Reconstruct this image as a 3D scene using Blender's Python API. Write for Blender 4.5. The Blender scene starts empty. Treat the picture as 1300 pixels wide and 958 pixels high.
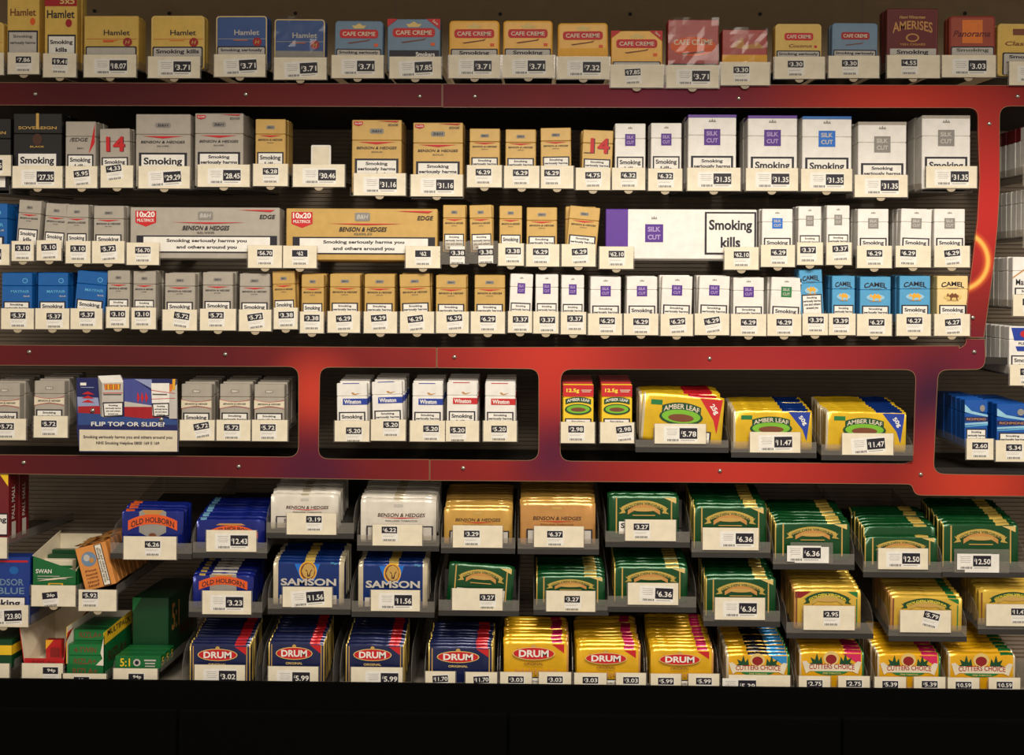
import bpy, bmesh, math, random
from mathutils import Matrix, Vector
random.seed(7)
R = math.radians
scene = bpy.context.scene
col = scene.collection
# ------------------------------------------------------------------ camera, light, exposure
FPX = 1517.0; CX, CY = 650.0, 434.0           # focal length in pixels and principal point of the 1300x958 frame
DIST = 2.2; CAMZ = 1.45
cam_data = bpy.data.cameras.new('camera'); cam = bpy.data.objects.new('camera', cam_data); col.objects.link(cam)
cam_data.sensor_width = 36; cam_data.sensor_fit = 'HORIZONTAL'
cam_data.lens = 36 * FPX / 1300; cam_data.shift_y = -(479 - CY) / 1300; cam_data.clip_start = 0.05
ROT = Matrix.Rotation(R(1.1), 3, 'Z') @ Matrix.Rotation(R(90), 3, 'X') @ Matrix.Rotation(R(0.33), 3, 'Z')
cam.matrix_world = Matrix.Translation((0.045, -DIST, CAMZ)) @ ROT.to_4x4()
scene.camera = cam
w = bpy.data.worlds.new('world'); scene.world = w; w.use_nodes = True
w.node_tree.nodes['Background'].inputs[0].default_value = (1.0, 0.86, 0.70, 1)
w.node_tree.nodes['Background'].inputs[1].default_value = 0.42
def area(name, loc, target, sx, sy, power, color):
    l = bpy.data.lights.new(name, 'AREA'); l.shape = 'RECTANGLE'; l.size = sx; l.size_y = sy; l.energy = power; l.color = color
    o = bpy.data.objects.new(name, l); col.objects.link(o); o.location = loc
    o.rotation_euler = (Vector(target) - Vector(loc)).to_track_quat('-Z', 'Y').to_euler(); return o
area('ceiling_light', (0.42, -1.75, 3.0), (0.30, 0.0, 1.45), 1.5, 0.30, 51, (1.0, 0.915, 0.785))
area('ceiling_light', (0.40, -3.6, 3.0), (0.3, 0.0, 1.4), 1.5, 0.30, 37, (1.0, 0.915, 0.785))
scene.view_settings.view_transform = 'Standard'; scene.view_settings.look = 'None'
scene.view_settings.exposure = 0.0; scene.view_settings.gamma = 1; scene.view_settings.use_curve_mapping = False
scene.cycles.transparent_max_bounces = 24
def P(u, v, Y=0.0):
    d = ROT @ Vector(((u - CX) / FPX, -(v - CY) / FPX, -1)); o = cam.location
    return o + d * ((Y - o.y) / d.y)
cam.location = (0.045, -DIST, CAMZ)
PX = DIST / FPX                                # metres per pixel at the display front
# ------------------------------------------------------------------ materials
def lin(c): return tuple(((v/255)/12.92 if v/255 <= .04045 else ((v/255+.055)/1.055)**2.4) for v in c)
MATS = {}
def mat(name, rgb, rough=.5, metal=0., coat=0., grain=.06, gscale=60., bump=0.):
    m = bpy.data.materials.new(name); m.use_nodes = True; nt = m.node_tree; b = nt.nodes['Principled BSDF']
    c = lin(rgb); tc = nt.nodes.new('ShaderNodeTexCoord'); n = nt.nodes.new('ShaderNodeTexNoise')
    n.inputs['Scale'].default_value = gscale; nt.links.new(tc.outputs['Object'], n.inputs['Vector'])
    r = nt.nodes.new('ShaderNodeValToRGB')
    r.color_ramp.elements[0].position = .3; r.color_ramp.elements[1].position = .7
    r.color_ramp.elements[0].color = tuple(x*(1-grain) for x in c)+(1,); r.color_ramp.elements[1].color = tuple(min(1, x*(1+grain)) for x in c)+(1,)
    nt.links.new(n.outputs['Fac'], r.inputs['Fac']); nt.links.new(r.outputs['Color'], b.inputs['Base Color'])
    b.inputs['Roughness'].default_value = rough; b.inputs['Metallic'].default_value = metal
    b.inputs['Coat Weight'].default_value = coat; b.inputs['Coat Roughness'].default_value = .12
    if bump:
        bp = nt.nodes.new('ShaderNodeBump'); bp.inputs['Strength'].default_value = bump; bp.inputs['Distance'].default_value = .002
        nt.links.new(n.outputs['Fac'], bp.inputs['Height']); nt.links.new(bp.outputs['Normal'], b.inputs['Normal'])
    MATS[name] = m; return m
for nm, rgb in dict(white=(240,236,228), ivory=(236,225,200), cream=(226,214,188), ink=(28,24,38), black=(20,18,20), grey=(150,146,140), lgrey=(196,190,182),
        dgrey=(92,88,84), red=(200,28,34), crimson=(165,22,30), maroon=(98,14,20), dred=(140,24,26), orange=(226,120,40), orange2=(228,92,34), tan=(196,140,72), brown=(120,66,36),
        dbrown=(70,38,24), gold=(200,160,84), goldlt=(226,196,120), yellow=(246,200,36), amber=(236,172,40), lemon=(250,226,70), blue=(24,98,176), navy=(24,30,92), royal=(28,60,160),
        lblue=(92,172,218), skyblue=(150,200,226), slate=(112,140,170), hblue=(44,72,134), purple=(84,40,142), lilac=(176,150,206), scblue=(24,110,206), scgrey=(140,136,130), green=(24,120,58), dgreen=(14,70,36),
        lime=(120,184,44), pink=(214,36,92), cblue=(42,140,206), silver=(170,162,150), silver2=(150,142,130), bhgold=(206,164,82), paper=(238,230,212), fleece=(110,108,150), mid=(70,78,150), ltblue=(150,158,196)).items():
    mat(nm, rgb, .55, coat=.0)
# carton and tin stock
mat('c_silver', (178,170,158), .42, .12, .08); mat('c_gold', (202,164,92), .42, .12, .08); mat('c_white', (240,236,230), .4, 0, .25)
mat('c_black', (22,20,22), .35, 0, .3); mat('c_blue', (20,96,172), .35, .1, .3); mat('c_camel', (88,166,214), .35, .1, .25); mat('c_cream', (240,212,150), .4, 0, .2)
mat('c_yellow', (246,206,40), .4, 0, .25); mat('c_red', (190,28,34), .4, 0, .25); mat('c_maroon', (112,18,26), .4, 0, .25); mat('c_purple', (88,40,150), .4, 0, .25)
mat('c_rich', (22,88,178), .35, .1, .3); mat('c_windsor', (20,56,140), .35, 0, .3); mat('c_green', (16,104,50), .4, 0, .25); mat('c_dkgreen', (14,66,34), .4, 0, .2); mat('c_orange', (222,146,72), .5, 0, .2)
mat('tin_yellow', (222,184,88), .5, 0, .05); mat('tin_blue', (52,84,146), .5, 0, .05); mat('tin_grey', (110,138,164), .5, 0, .05); mat('tin_amber', (238,176,44), .5, 0, .05)
mat('tin_red', (170,40,32), .5, 0, .05); mat('tin_dark', (104,26,30), .5, 0, .05); mat('tin_rust', (158,66,42), .5, 0, .05)
# foil pouch stock
for nm, rgb in dict(f_blue=(20,36,128), f_silver=(222,215,202), f_gold=(212,166,82), f_gold2=(206,150,84), f_green=(16,76,36), f_navy=(30,38,84), f_yellow=(240,186,30), f_amber=(236,192,38), f_samson=(14,48,118), f_gvy=(226,186,70), f_cut=(240,180,20),
        f_red=(204,34,44), f_pink=(206,34,92), f_cblue=(40,140,206), f_cgreen=(26,112,52), f_band=(214,182,90), f_lblue=(120,176,210), f_edge=(214,200,170), f_black=(30,26,28), f_orange=(226,100,44)).items():
    mat(nm, rgb, .24, .05 if nm == 'f_silver' else .3, .35, .08, 40, .3)
mat('back_metal', (160,136,102), .5, .2, 0, .06, 30); mat('back_dark', (150,134,116), .55, .1, 0, .08, 30); mat('shelf_metal', (44,40,37), .5, .3); mat('plinth_black', (3,3,3), 1.0); MATS['plinth_black'].node_tree.nodes['Principled BSDF'].inputs['Specular IOR Level'].default_value = .08
mat('deck_grey', (170,160,146), .55); mat('canopy', (60,54,50), .6); mat('floor_vinyl', (96,90,84), .5, gscale=8); mat('screw_steel', (190,184,172), .25, .9)
mat('tray_grey', (50,47,45), .35, 0, .3); mat('tab', (176,160,134), .5); mat('edge_trim', (150,116,84), .4)
def clear_plastic(name, tint, veil, gloss):
    m = bpy.data.materials.new(name); m.use_nodes = True; nt = m.node_tree; nt.nodes.remove(nt.nodes['Principled BSDF']); out = nt.nodes['Material Output']
    t = nt.nodes.new('ShaderNodeBsdfTransparent'); t.inputs[0].default_value = tint + (1,)
    d = nt.nodes.new('ShaderNodeBsdfDiffuse'); d.inputs[0].default_value = (.7, .66, .6, 1)
    g = nt.nodes.new('ShaderNodeBsdfGlossy'); g.inputs['Roughness'].default_value = .12
    n = nt.nodes.new('ShaderNodeTexNoise'); n.inputs['Scale'].default_value = 35
    rr = nt.nodes.new('ShaderNodeMapRange'); rr.inputs[3].default_value = .08; rr.inputs[4].default_value = .2
    nt.links.new(n.outputs['Fac'], rr.inputs[0]); nt.links.new(rr.outputs[0], g.inputs['Roughness'])
    a = nt.nodes.new('ShaderNodeMixShader'); a.inputs[0].default_value = veil; nt.links.new(t.outputs[0], a.inputs[1]); nt.links.new(d.outputs[0], a.inputs[2])
    b = nt.nodes.new('ShaderNodeMixShader'); b.inputs[0].default_value = gloss; nt.links.new(a.outputs[0], b.inputs[1]); nt.links.new(g.outputs[0], b.inputs[2])
    nt.links.new(b.outputs[0], out.inputs[0]); MATS[name] = m
clear_plastic('clear', (.93,.92,.9), .10, .05); clear_plastic('clear_lip', (.92,.9,.87), .10, .04); clear_plastic('cello', (.97,.97,.96), .0, .014)
# fascia print: dark plum to red to orange artwork with a glowing ring on the right post
def fascia_material():
    m = bpy.data.materials.new('fascia_print'); m.use_nodes = True; nt = m.node_tree; b = nt.nodes['Principled BSDF']; N = nt.nodes.new; L = nt.links.new
    geo = N('ShaderNodeTexCoord'); pos = geo.outputs['Object']
    def blob(u, v, r_px, soft=1.0):
        c = P(u, v); d = N('ShaderNodeVectorMath'); d.operation = 'DISTANCE'; L(pos, d.inputs[0]); d.inputs[1].default_value = c
        mr = N('ShaderNodeMapRange'); mr.interpolation_type = 'SMOOTHSTEP'; L(d.outputs['Value'], mr.inputs[0])
        mr.inputs[1].default_value = 0; mr.inputs[2].default_value = r_px*PX; mr.inputs[3].default_value = soft; mr.inputs[4].default_value = 0; return mr.outputs[0]
    def mix(a, bcol, fac):
        mx = N('ShaderNodeMix'); mx.data_type = 'RGBA'; L(fac, mx.inputs[0])
        if isinstance(a, tuple): mx.inputs[6].default_value = a
        else: L(a, mx.inputs[6])
        mx.inputs[7].default_value = bcol; return mx.outputs[2]
    def C(*rgb): return lin(rgb) + (1,)
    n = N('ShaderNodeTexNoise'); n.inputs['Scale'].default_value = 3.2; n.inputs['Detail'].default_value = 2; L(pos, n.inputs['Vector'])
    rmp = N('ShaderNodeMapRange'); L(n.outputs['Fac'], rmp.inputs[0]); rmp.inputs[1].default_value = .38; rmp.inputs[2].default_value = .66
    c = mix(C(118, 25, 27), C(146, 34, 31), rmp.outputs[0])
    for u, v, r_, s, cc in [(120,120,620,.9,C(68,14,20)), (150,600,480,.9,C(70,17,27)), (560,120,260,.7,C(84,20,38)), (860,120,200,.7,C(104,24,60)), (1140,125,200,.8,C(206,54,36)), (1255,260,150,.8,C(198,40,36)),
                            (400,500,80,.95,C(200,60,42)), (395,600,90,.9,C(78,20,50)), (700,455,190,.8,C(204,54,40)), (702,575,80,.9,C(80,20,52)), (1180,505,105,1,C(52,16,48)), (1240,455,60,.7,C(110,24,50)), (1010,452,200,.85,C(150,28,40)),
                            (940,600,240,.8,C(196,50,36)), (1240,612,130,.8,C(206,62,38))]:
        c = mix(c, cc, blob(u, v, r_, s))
    # ring
    ctr = P(1218, 331); d = N('ShaderNodeVectorMath'); d.operation = 'DISTANCE'; L(pos, d.inputs[0]); d.inputs[1].default_value = ctr
    s = N('ShaderNodeMath'); s.operation = 'SUBTRACT'; L(d.outputs['Value'], s.inputs[0]); s.inputs[1].default_value = 36*PX
    ab = N('ShaderNodeMath'); ab.operation = 'ABSOLUTE'; L(s.outputs[0], ab.inputs[0])
    for wd, cc, st in ((9, C(236,110,50), .8), (4.5, C(246,190,90), 1)):
        mr = N('ShaderNodeMapRange'); mr.interpolation_type = 'SMOOTHSTEP'; L(ab.outputs[0], mr.inputs[0]); mr.inputs[2].default_value = wd*PX; mr.inputs[3].default_value = st; mr.inputs[4].default_value = 0
        c = mix(c, cc, mr.outputs[0])
    L(c, b.inputs['Base Color']); b.inputs['Roughness'].default_value = .6; b.inputs['Specular IOR Level'].default_value = .25; MATS['fascia_print'] = m
fascia_material()
# ------------------------------------------------------------------ mesh helpers
TXT = {}
BOLD = {'Smoking', 'kills', 'Smoking kills', 'seriously harms', 'you and others', 'around you', 'Smoking seriously harms you', 'and others around you', 'Smoking seriously', 'Smokers', '14', '10x20', 'DRUM', 'SAMSON', 'CAMEL', 'Winston', 'SILK', 'CUT', '12.5g', '50g', '25g'}
def text_mesh(s):
    if s in TXT: return TXT[s]
    c = bpy.data.curves.new('t', 'FONT'); c.body = s; c.resolution_u = 3; c.offset = .032 if s in BOLD else .017
    o = bpy.data.objects.new('t', c); m = bpy.data.meshes.new_from_object(o)
    vs = [(v.co.x, v.co.y) for v in m.vertices]; fs = [tuple(p.vertices) for p in m.polygons]
    bpy.data.objects.remove(o); bpy.data.curves.remove(c); bpy.data.meshes.remove(m)
    if vs:
        x0 = min(v[0] for v in vs); x1 = max(v[0] for v in vs); y0 = min(v[1] for v in vs); y1 = max(v[1] for v in vs)
        vs = [((v[0]-x0)/max(1e-6, x1-x0)-.5, (v[1]-y0)/max(1e-6, y1-y0)-.5) for v in vs]
    TXT[s] = (vs, fs); return TXT[s]
class MB:
    def __init__(s): s.v = []; s.f = []; s.m = []; s.smooth = set()
    def add(s, vs, fs, m, smooth=False):
        k = len(s.v); s.v += [tuple(v) for v in vs]
        for f in fs:
            if smooth: s.smooth.add(len(s.f))
            s.f.append(tuple(i+k for i in f)); s.m.append(m)
    def box(s, x0, x1, y0, y1, z0, z1, m, c=0.0):
        if c <= 0:
            vs = [(x, y, z) for x in (x0, x1) for y in (y0, y1) for z in (z0, z1)]
            s.add(vs, [(0,1,3,2), (4,6,7,5), (0,4,5,1), (2,3,7,6), (0,2,6,4), (1,5,7,3)], m); return
        bm = bmesh.new(); bmesh.ops.create_cube(bm, size=1)
        for v in bm.verts: v.co = ((x0+x1)/2+v.co.x*(x1-x0), (y0+y1)/2+v.co.y*(y1-y0), (z0+z1)/2+v.co.z*(z1-z0))
        bmesh.ops.bevel(bm, geom=bm.edges[:], offset=c, segments=1, affect='EDGES')
        bm.verts.index_update(); s.add([v.co[:] for v in bm.verts], [[v.index for v in f.verts] for f in bm.faces], m); bm.free()
    def prism(s, pts, y0, y1, m, side=None, bevel=0):
        n = len(pts); a = 0
        rings = [(y0, pts)]; 
        if bevel:
            cx = sum(p[0] for p in pts)/n; cz = sum(p[1] for p in pts)/n
            w_ = max(p[0] for p in pts)-min(p[0] for p in pts); h_ = max(p[1] for p in pts)-min(p[1] for p in pts)
            ins = [(cx+(p[0]-cx)*(1-2*bevel/w_), cz+(p[1]-cz)*(1-2*bevel/h_)) for p in pts]
            rings = [(y0, ins), (y0+bevel, pts), (y1, pts)]
        else: rings = [(y0, pts), (y1, pts)]
        vs = [(p[0], y, p[1]) for y, r in rings for p in r]
        s.add(vs[:n], [tuple(range(n))], m); s.add(vs[-n:], [tuple(range(n))[::-1]], m)
        fs = []
        for q in range(len(rings)-1):
            for i in range(n): j = (i+1) % n; fs.append((q*n+j, q*n+i, (q+1)*n+i, (q+1)*n+j))
        s.add(vs, fs, side or m)
    def text(s, t, cx, cz, w_, h_, y, m, shear=0., rise=0., rot=0., fan=0.):
        vs, fs = text_mesh(t); out = []; ca, sa = math.cos(rot), math.sin(rot)
        for a, b in vs:
            x = a*w_ + b*h_*shear; z = b*h_*(1+fan*(4*a*a)) + rise*(1-4*a*a)
            out.append((cx + x*ca - z*sa, y, cz + x*sa + z*ca))
        s.add(out, fs, m)
    def rect(s, x0, z0, x1, z1, y, m): s.add([(x0,y,z0),(x1,y,z0),(x1,y,z1),(x0,y,z1)], [(0,1,2,3)], m)
    def build(s, name, parent=None, smooth=False):
        me = bpy.data.meshes.new(name); me.from_pydata(s.v, [], s.f)
        names = list(dict.fromkeys(s.m)); idx = {n: i for i, n in enumerate(names)}
        for n in names: me.materials.append(MATS[n])
        me.polygons.foreach_set('material_index', [idx[n] for n in s.m])
        if smooth: me.polygons.foreach_set('use_smooth', [True]*len(s.f))
        elif s.smooth: me.polygons.foreach_set('use_smooth', [i in s.smooth for i in range(len(s.f))])
        me.update(); o = bpy.data.objects.new(name, me); col.objects.link(o)
        if parent: o.parent = parent
        return o
def inst(name, me, parent=None):
    o = bpy.data.objects.new(name, me); col.objects.link(o); o.parent = parent; return o
def empty(name, loc, rot=(0,0,0)):
    o = bpy.data.objects.new(name, None); col.objects.link(o); o.location = loc; o.rotation_euler = rot; o.empty_display_size = .02; return o
def tag(o, label, cat, group=None):
    o['label'] = label; o['category'] = cat
    if group: o['group'] = group
    return o
def struct(o): o['kind'] = 'structure'; return o
def rrect(x0, z0, x1, z1, r, n=4):
    pts = []
    for cx, cz, a0 in ((x1-r, z0+r, -90), (x1-r, z1-r, 0), (x0+r, z1-r, 90), (x0+r, z0+r, 180)):
        for k in range(n+1): a = R(a0+90*k/n); pts.append((cx+r*math.cos(a), cz+r*math.sin(a)))
    return pts
def draw(mb, prints, W, H, y=-.0002, x0=0., z0=0.):
    """flat print: fractions of the face W x H, x from -W/2"""
    st = -.00016
    for k, p in enumerate(prints):
        yy = y + st*k; X = lambda f: x0 - W/2 + f*W; Z = lambda f: z0 + f*H
        if p[0] == 'r': mb.rect(X(p[1]), Z(p[2]), X(p[3]), Z(p[4]), yy, p[5])
        elif p[0] == 't': mb.text(p[1], X(p[2]), Z(p[3]), p[4]*W, p[5]*H, yy, p[6], shear=p[7] if len(p) > 7 else 0)
        elif p[0] == 'a': mb.text(p[1], X(p[2]), Z(p[3]), p[4]*W, p[5]*H, yy, p[7], rise=p[6]*H, fan=p[8] if len(p) > 8 else 0)
        elif p[0] == 'e':
            n = 20; mb.add([(X(p[1])+p[3]*W*math.cos(2*math.pi*i/n), yy, Z(p[2])+p[4]*H*math.sin(2*math.pi*i/n)) for i in range(n)], [tuple(range(n))], p[5])
        elif p[0] == 'p': mb.add([(X(a), yy, Z(b)) for a, b in p[1]], [tuple(range(len(p[1])))], p[2])
        elif p[0] == 'rot': mb.text(p[1], X(p[2]), Z(p[3]), p[4]*W, p[5]*H, yy, p[6], rot=R(p[7]))
def arcband(x0, x1, z0, th, rise, n=10):
    """closed outline of an arched ribbon"""
    up = []; dn = []
    for i in range(n+1):
        t = i/n; x = x0+(x1-x0)*t; z = z0+rise*(1-(2*t-1)**2); up.append((x, z+th/2)); dn.append((x, z-th/2))
    return up + dn[::-1]
# ------------------------------------------------------------------ warnings
def warn_prints(kind, top, bot=.03, l=.06, r=.94):
    b = .036; out = [('r', l, bot, r, top, 'ink'), ('r', l+b*1.3, bot+b*.6, r-b*1.3, top-b*.75, 'white')]
    cx = (l+r)/2; W = (r-l); Ht = top-bot
    if kind == 'k': out += [('t', 'Smoking', cx, top-.115, W*.78, .105, 'ink'), ('t', 'kills', cx, top-.235, W*.42, .10, 'ink')]
    elif kind == 'k2': out += [('t', 'Smoking', cx, top-.13, W*.80, .125, 'ink'), ('t', 'kills', cx, top-.29, W*.42, .11, 'ink')]
    elif kind == 'w': out += [('t', 'Smoking seriously harms you', cx, bot+Ht*.68, W*.57, Ht*.25, 'ink'), ('t', 'and others around you', cx, bot+Ht*.30, W*.43, Ht*.25, 'ink')]
    elif kind == 'sk': out += [('t', 'Smoking kills', cx, top-.07, W*.84, .10, 'ink')]
    else:
        for i, (s_, ww) in enumerate((('Smoking', .5), ('seriously harms', .86), ('you and others', .82), ('around you', .6))):
            out.append(('t', s_, cx, top-.075-.072*i, W*ww, .058 if kind == 's' else .05, 'ink'))
    return out
# ------------------------------------------------------------------ cigarette packs
def swoosh(z, c='red', l=.12, r=.88): return ('p', [(l, z+.012), (r, z+.012), (.5, z-.022)], c)
def bh(sub='GOLD', dark='ink'): return [('p', rrect(.36, .81, .64, .88, .025), 'scgrey'), ('t', 'B&H', .5, .845, .18, .035, 'ink', .2), swoosh(.685), ('t', 'BENSON & HEDGES', .5, .615, .8, .036, 'ink', .25), ('t', sub, .5, .56, .22, .02, 'dgrey')]
def silk(c): return [('p', [(.42,.90),(.45,.94),(.47,.91),(.5,.95),(.53,.91),(.55,.94),(.58,.90)], 'grey'), ('r', .33, .585, .67, .805, c), ('t', 'SILK', .5, .745, .24, .06, 'lilac' if c == 'purple' else 'lgrey'), ('t', 'CUT', .5, .65, .24, .06, 'lilac' if c == 'purple' else 'lgrey')]
CAMEL = [(.28,.50),(.30,.60),(.33,.62),(.36,.60),(.34,.57),(.37,.55),(.44,.59),(.48,.64),(.54,.58),(.60,.63),(.66,.57),(.71,.54),(.72,.46),(.68,.50),(.67,.42),(.70,.38),(.64,.38),(.62,.47),(.52,.48),(.47,.46),(.46,.38),(.40,.38),(.42,.46),(.38,.50),(.33,.53),(.31,.50)]
def camelp(c): 
    pts = [(.5+(x-.5)*.9, .56+(z-.5)*.62) for x, z in CAMEL]
    return [('a', 'CAMEL', .5, .80, .74, .095, .035, 'ink', .25), ('r', .3, .745, .7, .753, 'dgrey'), ('r', .36, .725, .64, .731, 'dgrey'), ('e', .5, .56, .30, .07, 'skyblue' if c == 'b' else 'goldlt'), ('p', pts, 'amber' if c == 'b' else 'brown'), ('r', .3, .475, .7, .483, 'tan')]
def winston(c): return [('r', .2, .985, .75, 1., c), ('p', [(.48,.80),(.56,.80),(.60,.77),(.80,.79),(.62,.745),(.52,.76)], 'tan'), ('r', .2, .54, 1., .67, c), ('t', 'Winston', .52, .605, .56, .09, 'white')]
FX = .056; SLIM = .0415; PH = .087
TAG = [('p', [(.04,.975),(.22,.975),(.22,.935),(.13,.915),(.04,.935)], 'red'), ('t', '5x20', .13, .95, .14, .022, 'white'), ('p', [(.5,.985),(.95,.985),(.9,.965)], 'red'), ('t', 'EDGE', .83, .93, .2, .03, 'dgrey', .2)]
TYPES = {
 'bhsx': ('c_silver', bh('SILVER')+TAG, 'silver carton with red corner flash'), 'bhgx': ('c_gold', bh()+TAG, 'gold carton with red corner flash'),
 'bhs': ('c_silver', bh('SILVER'), 'silver cigarette pack with thin red swoosh'), 'bhg': ('c_gold', bh(), 'gold cigarette pack with thin red swoosh'),
 'scp': ('c_white', silk('purple'), 'white cigarette pack with purple square logo'), 'scb': ('c_white', silk('scblue'), 'white cigarette pack with bright blue square logo'),
 'scg': ('c_white', silk('scgrey'), 'white cigarette pack with grey square logo'), 'scgr': ('c_white', silk('green'), 'white cigarette pack with green square logo'),
 'may': ('c_blue', [('e', .78, .83, .09, .055, 'lblue'), ('e', .78, .83, .065, .04, 'blue'), ('t', 'MAYFAIR', .62, .60, .62, .06, 'lblue'), ('t', 'BLUE', .84, .50, .2, .03, 'lgrey')], 'blue cigarette pack with faint round emblem'),
 'camb': ('c_camel', camelp('b'), 'light blue cigarette pack with camel emblem'), 'camc': ('c_cream', camelp('c'), 'cream yellow cigarette pack with camel emblem'),
 'winb': ('c_white', winston('royal'), 'white cigarette pack with blue name band'), 'winr': ('c_white', winston('red'), 'white cigarette pack with red name band'),
 'edge': ('c_silver', [('p', [(.98,.97),(.98,.6),(.78,.40)], 'red'), ('t', '/EDGE', .45, .66, .6, .07, 'ink', .2), ('t', 'B&H', .5, .5, .2, .03, 'dgrey')], 'silver cigarette pack with sharp red triangle'),
 'sil14': ('c_silver', [('t', '14', .55, .66, .62, .32, 'maroon'), ('t', '14', .52, .67, .62, .32, 'red')], 'silver cigarette pack with big red 14'),
 'gold14': ('c_gold', [('t', '14', .60, .66, .62, .32, 'ink'), ('t', '14', .57, .67, .62, .32, 'red'), ('r', .05, .5, .3, .52, 'dbrown')], 'gold cigarette pack with big red 14'),
 'slide': ('c_silver', [('p', rrect(.36, .81, .64, .88, .025), 'silver2'), ('t', 'B&H', .5, .845, .18, .035, 'white', .2), ('p', [(0,.66),(.5,.61),(1,.64),(1,.50),(.5,.54),(0,.48)], 'cream'), ('p', arcband(0, 1, .67, .008, -.05), 'red'), ('p', arcband(0, 1, .47, .008, .05), 'red'), ('t', 'BENSON & HEDGES', .5, .575, .74, .036, 'ink', .25)], 'silver cigarette pack with cream waisted band'),
 'rich': ('c_rich', [('p', [(0,.90),(.3,.76),(1,.68),(1,.64),(.3,.70),(0,.74)], 'skyblue'), ('r', 0, .54, 1, .64, 'navy'), ('t', 'RICHMOND', .5, .59, .84, .05, 'tan'), ('p', [(0,.50),(1,.54),(1,.50),(0,.46)], 'skyblue'), ('p', [(0,.44),(1,.50),(1,.46),(0,.42)], 'lblue'), ('e', .76, .82, .11, .07, 'grey')], 'blue cigarette pack with pale swoosh'),
 'sov': ('c_black', [('r', .47, .78, .53, 1, 'gold'), ('t', 'SOVEREIGN', .5, .80, .8, .04, 'gold'), ('e', .5, .64, .1, .08, 'dbrown'), ('t', 'BLACK', .5, .54, .3, .025, 'gold')], 'black carton with gold stripe'),
 'mlb': ('c_white', [('p', [(0,.60),(.5,.82),(1,.60),(1,.57),(.5,.79),(0,.57)], 'tan'), ('t', 'Marlboro', .5, .50, .8, .12, 'ink')], 'white cigarette pack with tan roof shape'),
 'lucky': ('c_white', [('p', [(.06,.97),(1,.97),(1,.70),(.16,.70)], 'royal'), ('e', .55, .84, .2, .08, 'red'), ('t', 'PLEASURE', .6, .64, .6, .05, 'ink'), ('p', [(.2,.58),(1,.58),(1,.48),(.26,.48)], 'royal')], 'white cigarette pack with blue panel'),
 'mlr': ('c_white', [('p', [(0,1),(1,1),(1,.55),(.5,.78),(0,.55)], 'crimson'), ('t', 'Marlboro', .5, .48, .8, .1, 'ink')], 'white cigarette pack with dark red top'),
 'amb': ('c_yellow', [('r', 0, .74, 1, .985, 'red'), ('t', '12.5g', .32, .86, .42, .1, 'lemon'), ('r', .6, .87, .94, .885, 'cream'), ('r', .62, .835, .9, .85, 'cream'), ('p', arcband(.08, .92, .63, .11, .045), 'dgreen'), ('a', 'AMBER LEAF', .5, .645, .74, .06, .035, 'white'), ('e', .5, .47, .44, .115, 'dgreen'), ('e', .5, .475, .38, .09, 'lime'), ('e', .5, .465, .25, .045, 'brown')], 'yellow and red tobacco carton with green oval'),
}
PACK = {}
def pack_meshes(ty, W, H, D, warn, wtop):
    key = (ty, round(W*1000), round(H*1000), round(D*1000), warn, wtop)
    if key in PACK: return PACK[key]
    m, prints, _ = TYPES[ty]; t = {}; lid = .72*H
    side = m
    b = MB(); b.box(-W/2, W/2, 0, D, 0, lid-.00015, m, .0012); t['body'] = b
    b = MB(); b.box(-W/2, W/2, 0, D, lid+.00015, H, m, .0012)
    t['lid'] = b
    b = MB(); draw(b, prints, W, H, -.0003); 
    if ty in ('winb', 'winr'): b.add([(W/2+.0002, 0, .54*H), (W/2+.0002, D, .54*H), (W/2+.0002, D, .67*H), (W/2+.0002, 0, .67*H)], [(0,1,2,3)], 'royal' if ty == 'winb' else 'red')
    t['brand_print'] = b
    b = MB(); draw(b, warn_prints(warn, wtop), W, H, -.0004); t['warning_label'] = b
    res = {}
    for k, mb in t.items():
        o = mb.build(k); res[k] = o.data; bpy.data.objects.remove(o)
    q = MB(); q.box(-W/2, W/2, 0, D, 0, lid-.00015, m, .0012); q.box(-W/2, W/2, 0, D, lid+.00015, H, m, .0012)
    if ty in ('winb', 'winr'): draw(q, [('r', .2, .54, 1., .67, 'royal' if ty == 'winb' else 'red')], W, H, -.0003); q.add([(W/2+.0002, 0, .54*H), (W/2+.0002, D, .54*H), (W/2+.0002, D, .67*H), (W/2+.0002, 0, .67*H)], [(0,1,2,3)], 'royal' if ty == 'winb' else 'red')
    if ty == 'amb': q.box(-W/2-.0001, W/2+.0001, -.0001, D+.0001, .76*H, H+.0001, 'c_red')
    if ty == 'mlr': q.box(-W/2-.0001, W/2+.0001, -.0001, D+.0001, .72*H, H+.0001, 'c_maroon')
    draw(q, [('r', .06, .03, .94, wtop, 'ink'), ('r', .09, .05, .91, wtop-.02, 'white')], W, H, -.0004)
    o = q.build('queued'); res['queued'] = o.data; bpy.data.objects.remove(o)
    PACK[key] = res; return res
FRONTS = {}
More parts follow.
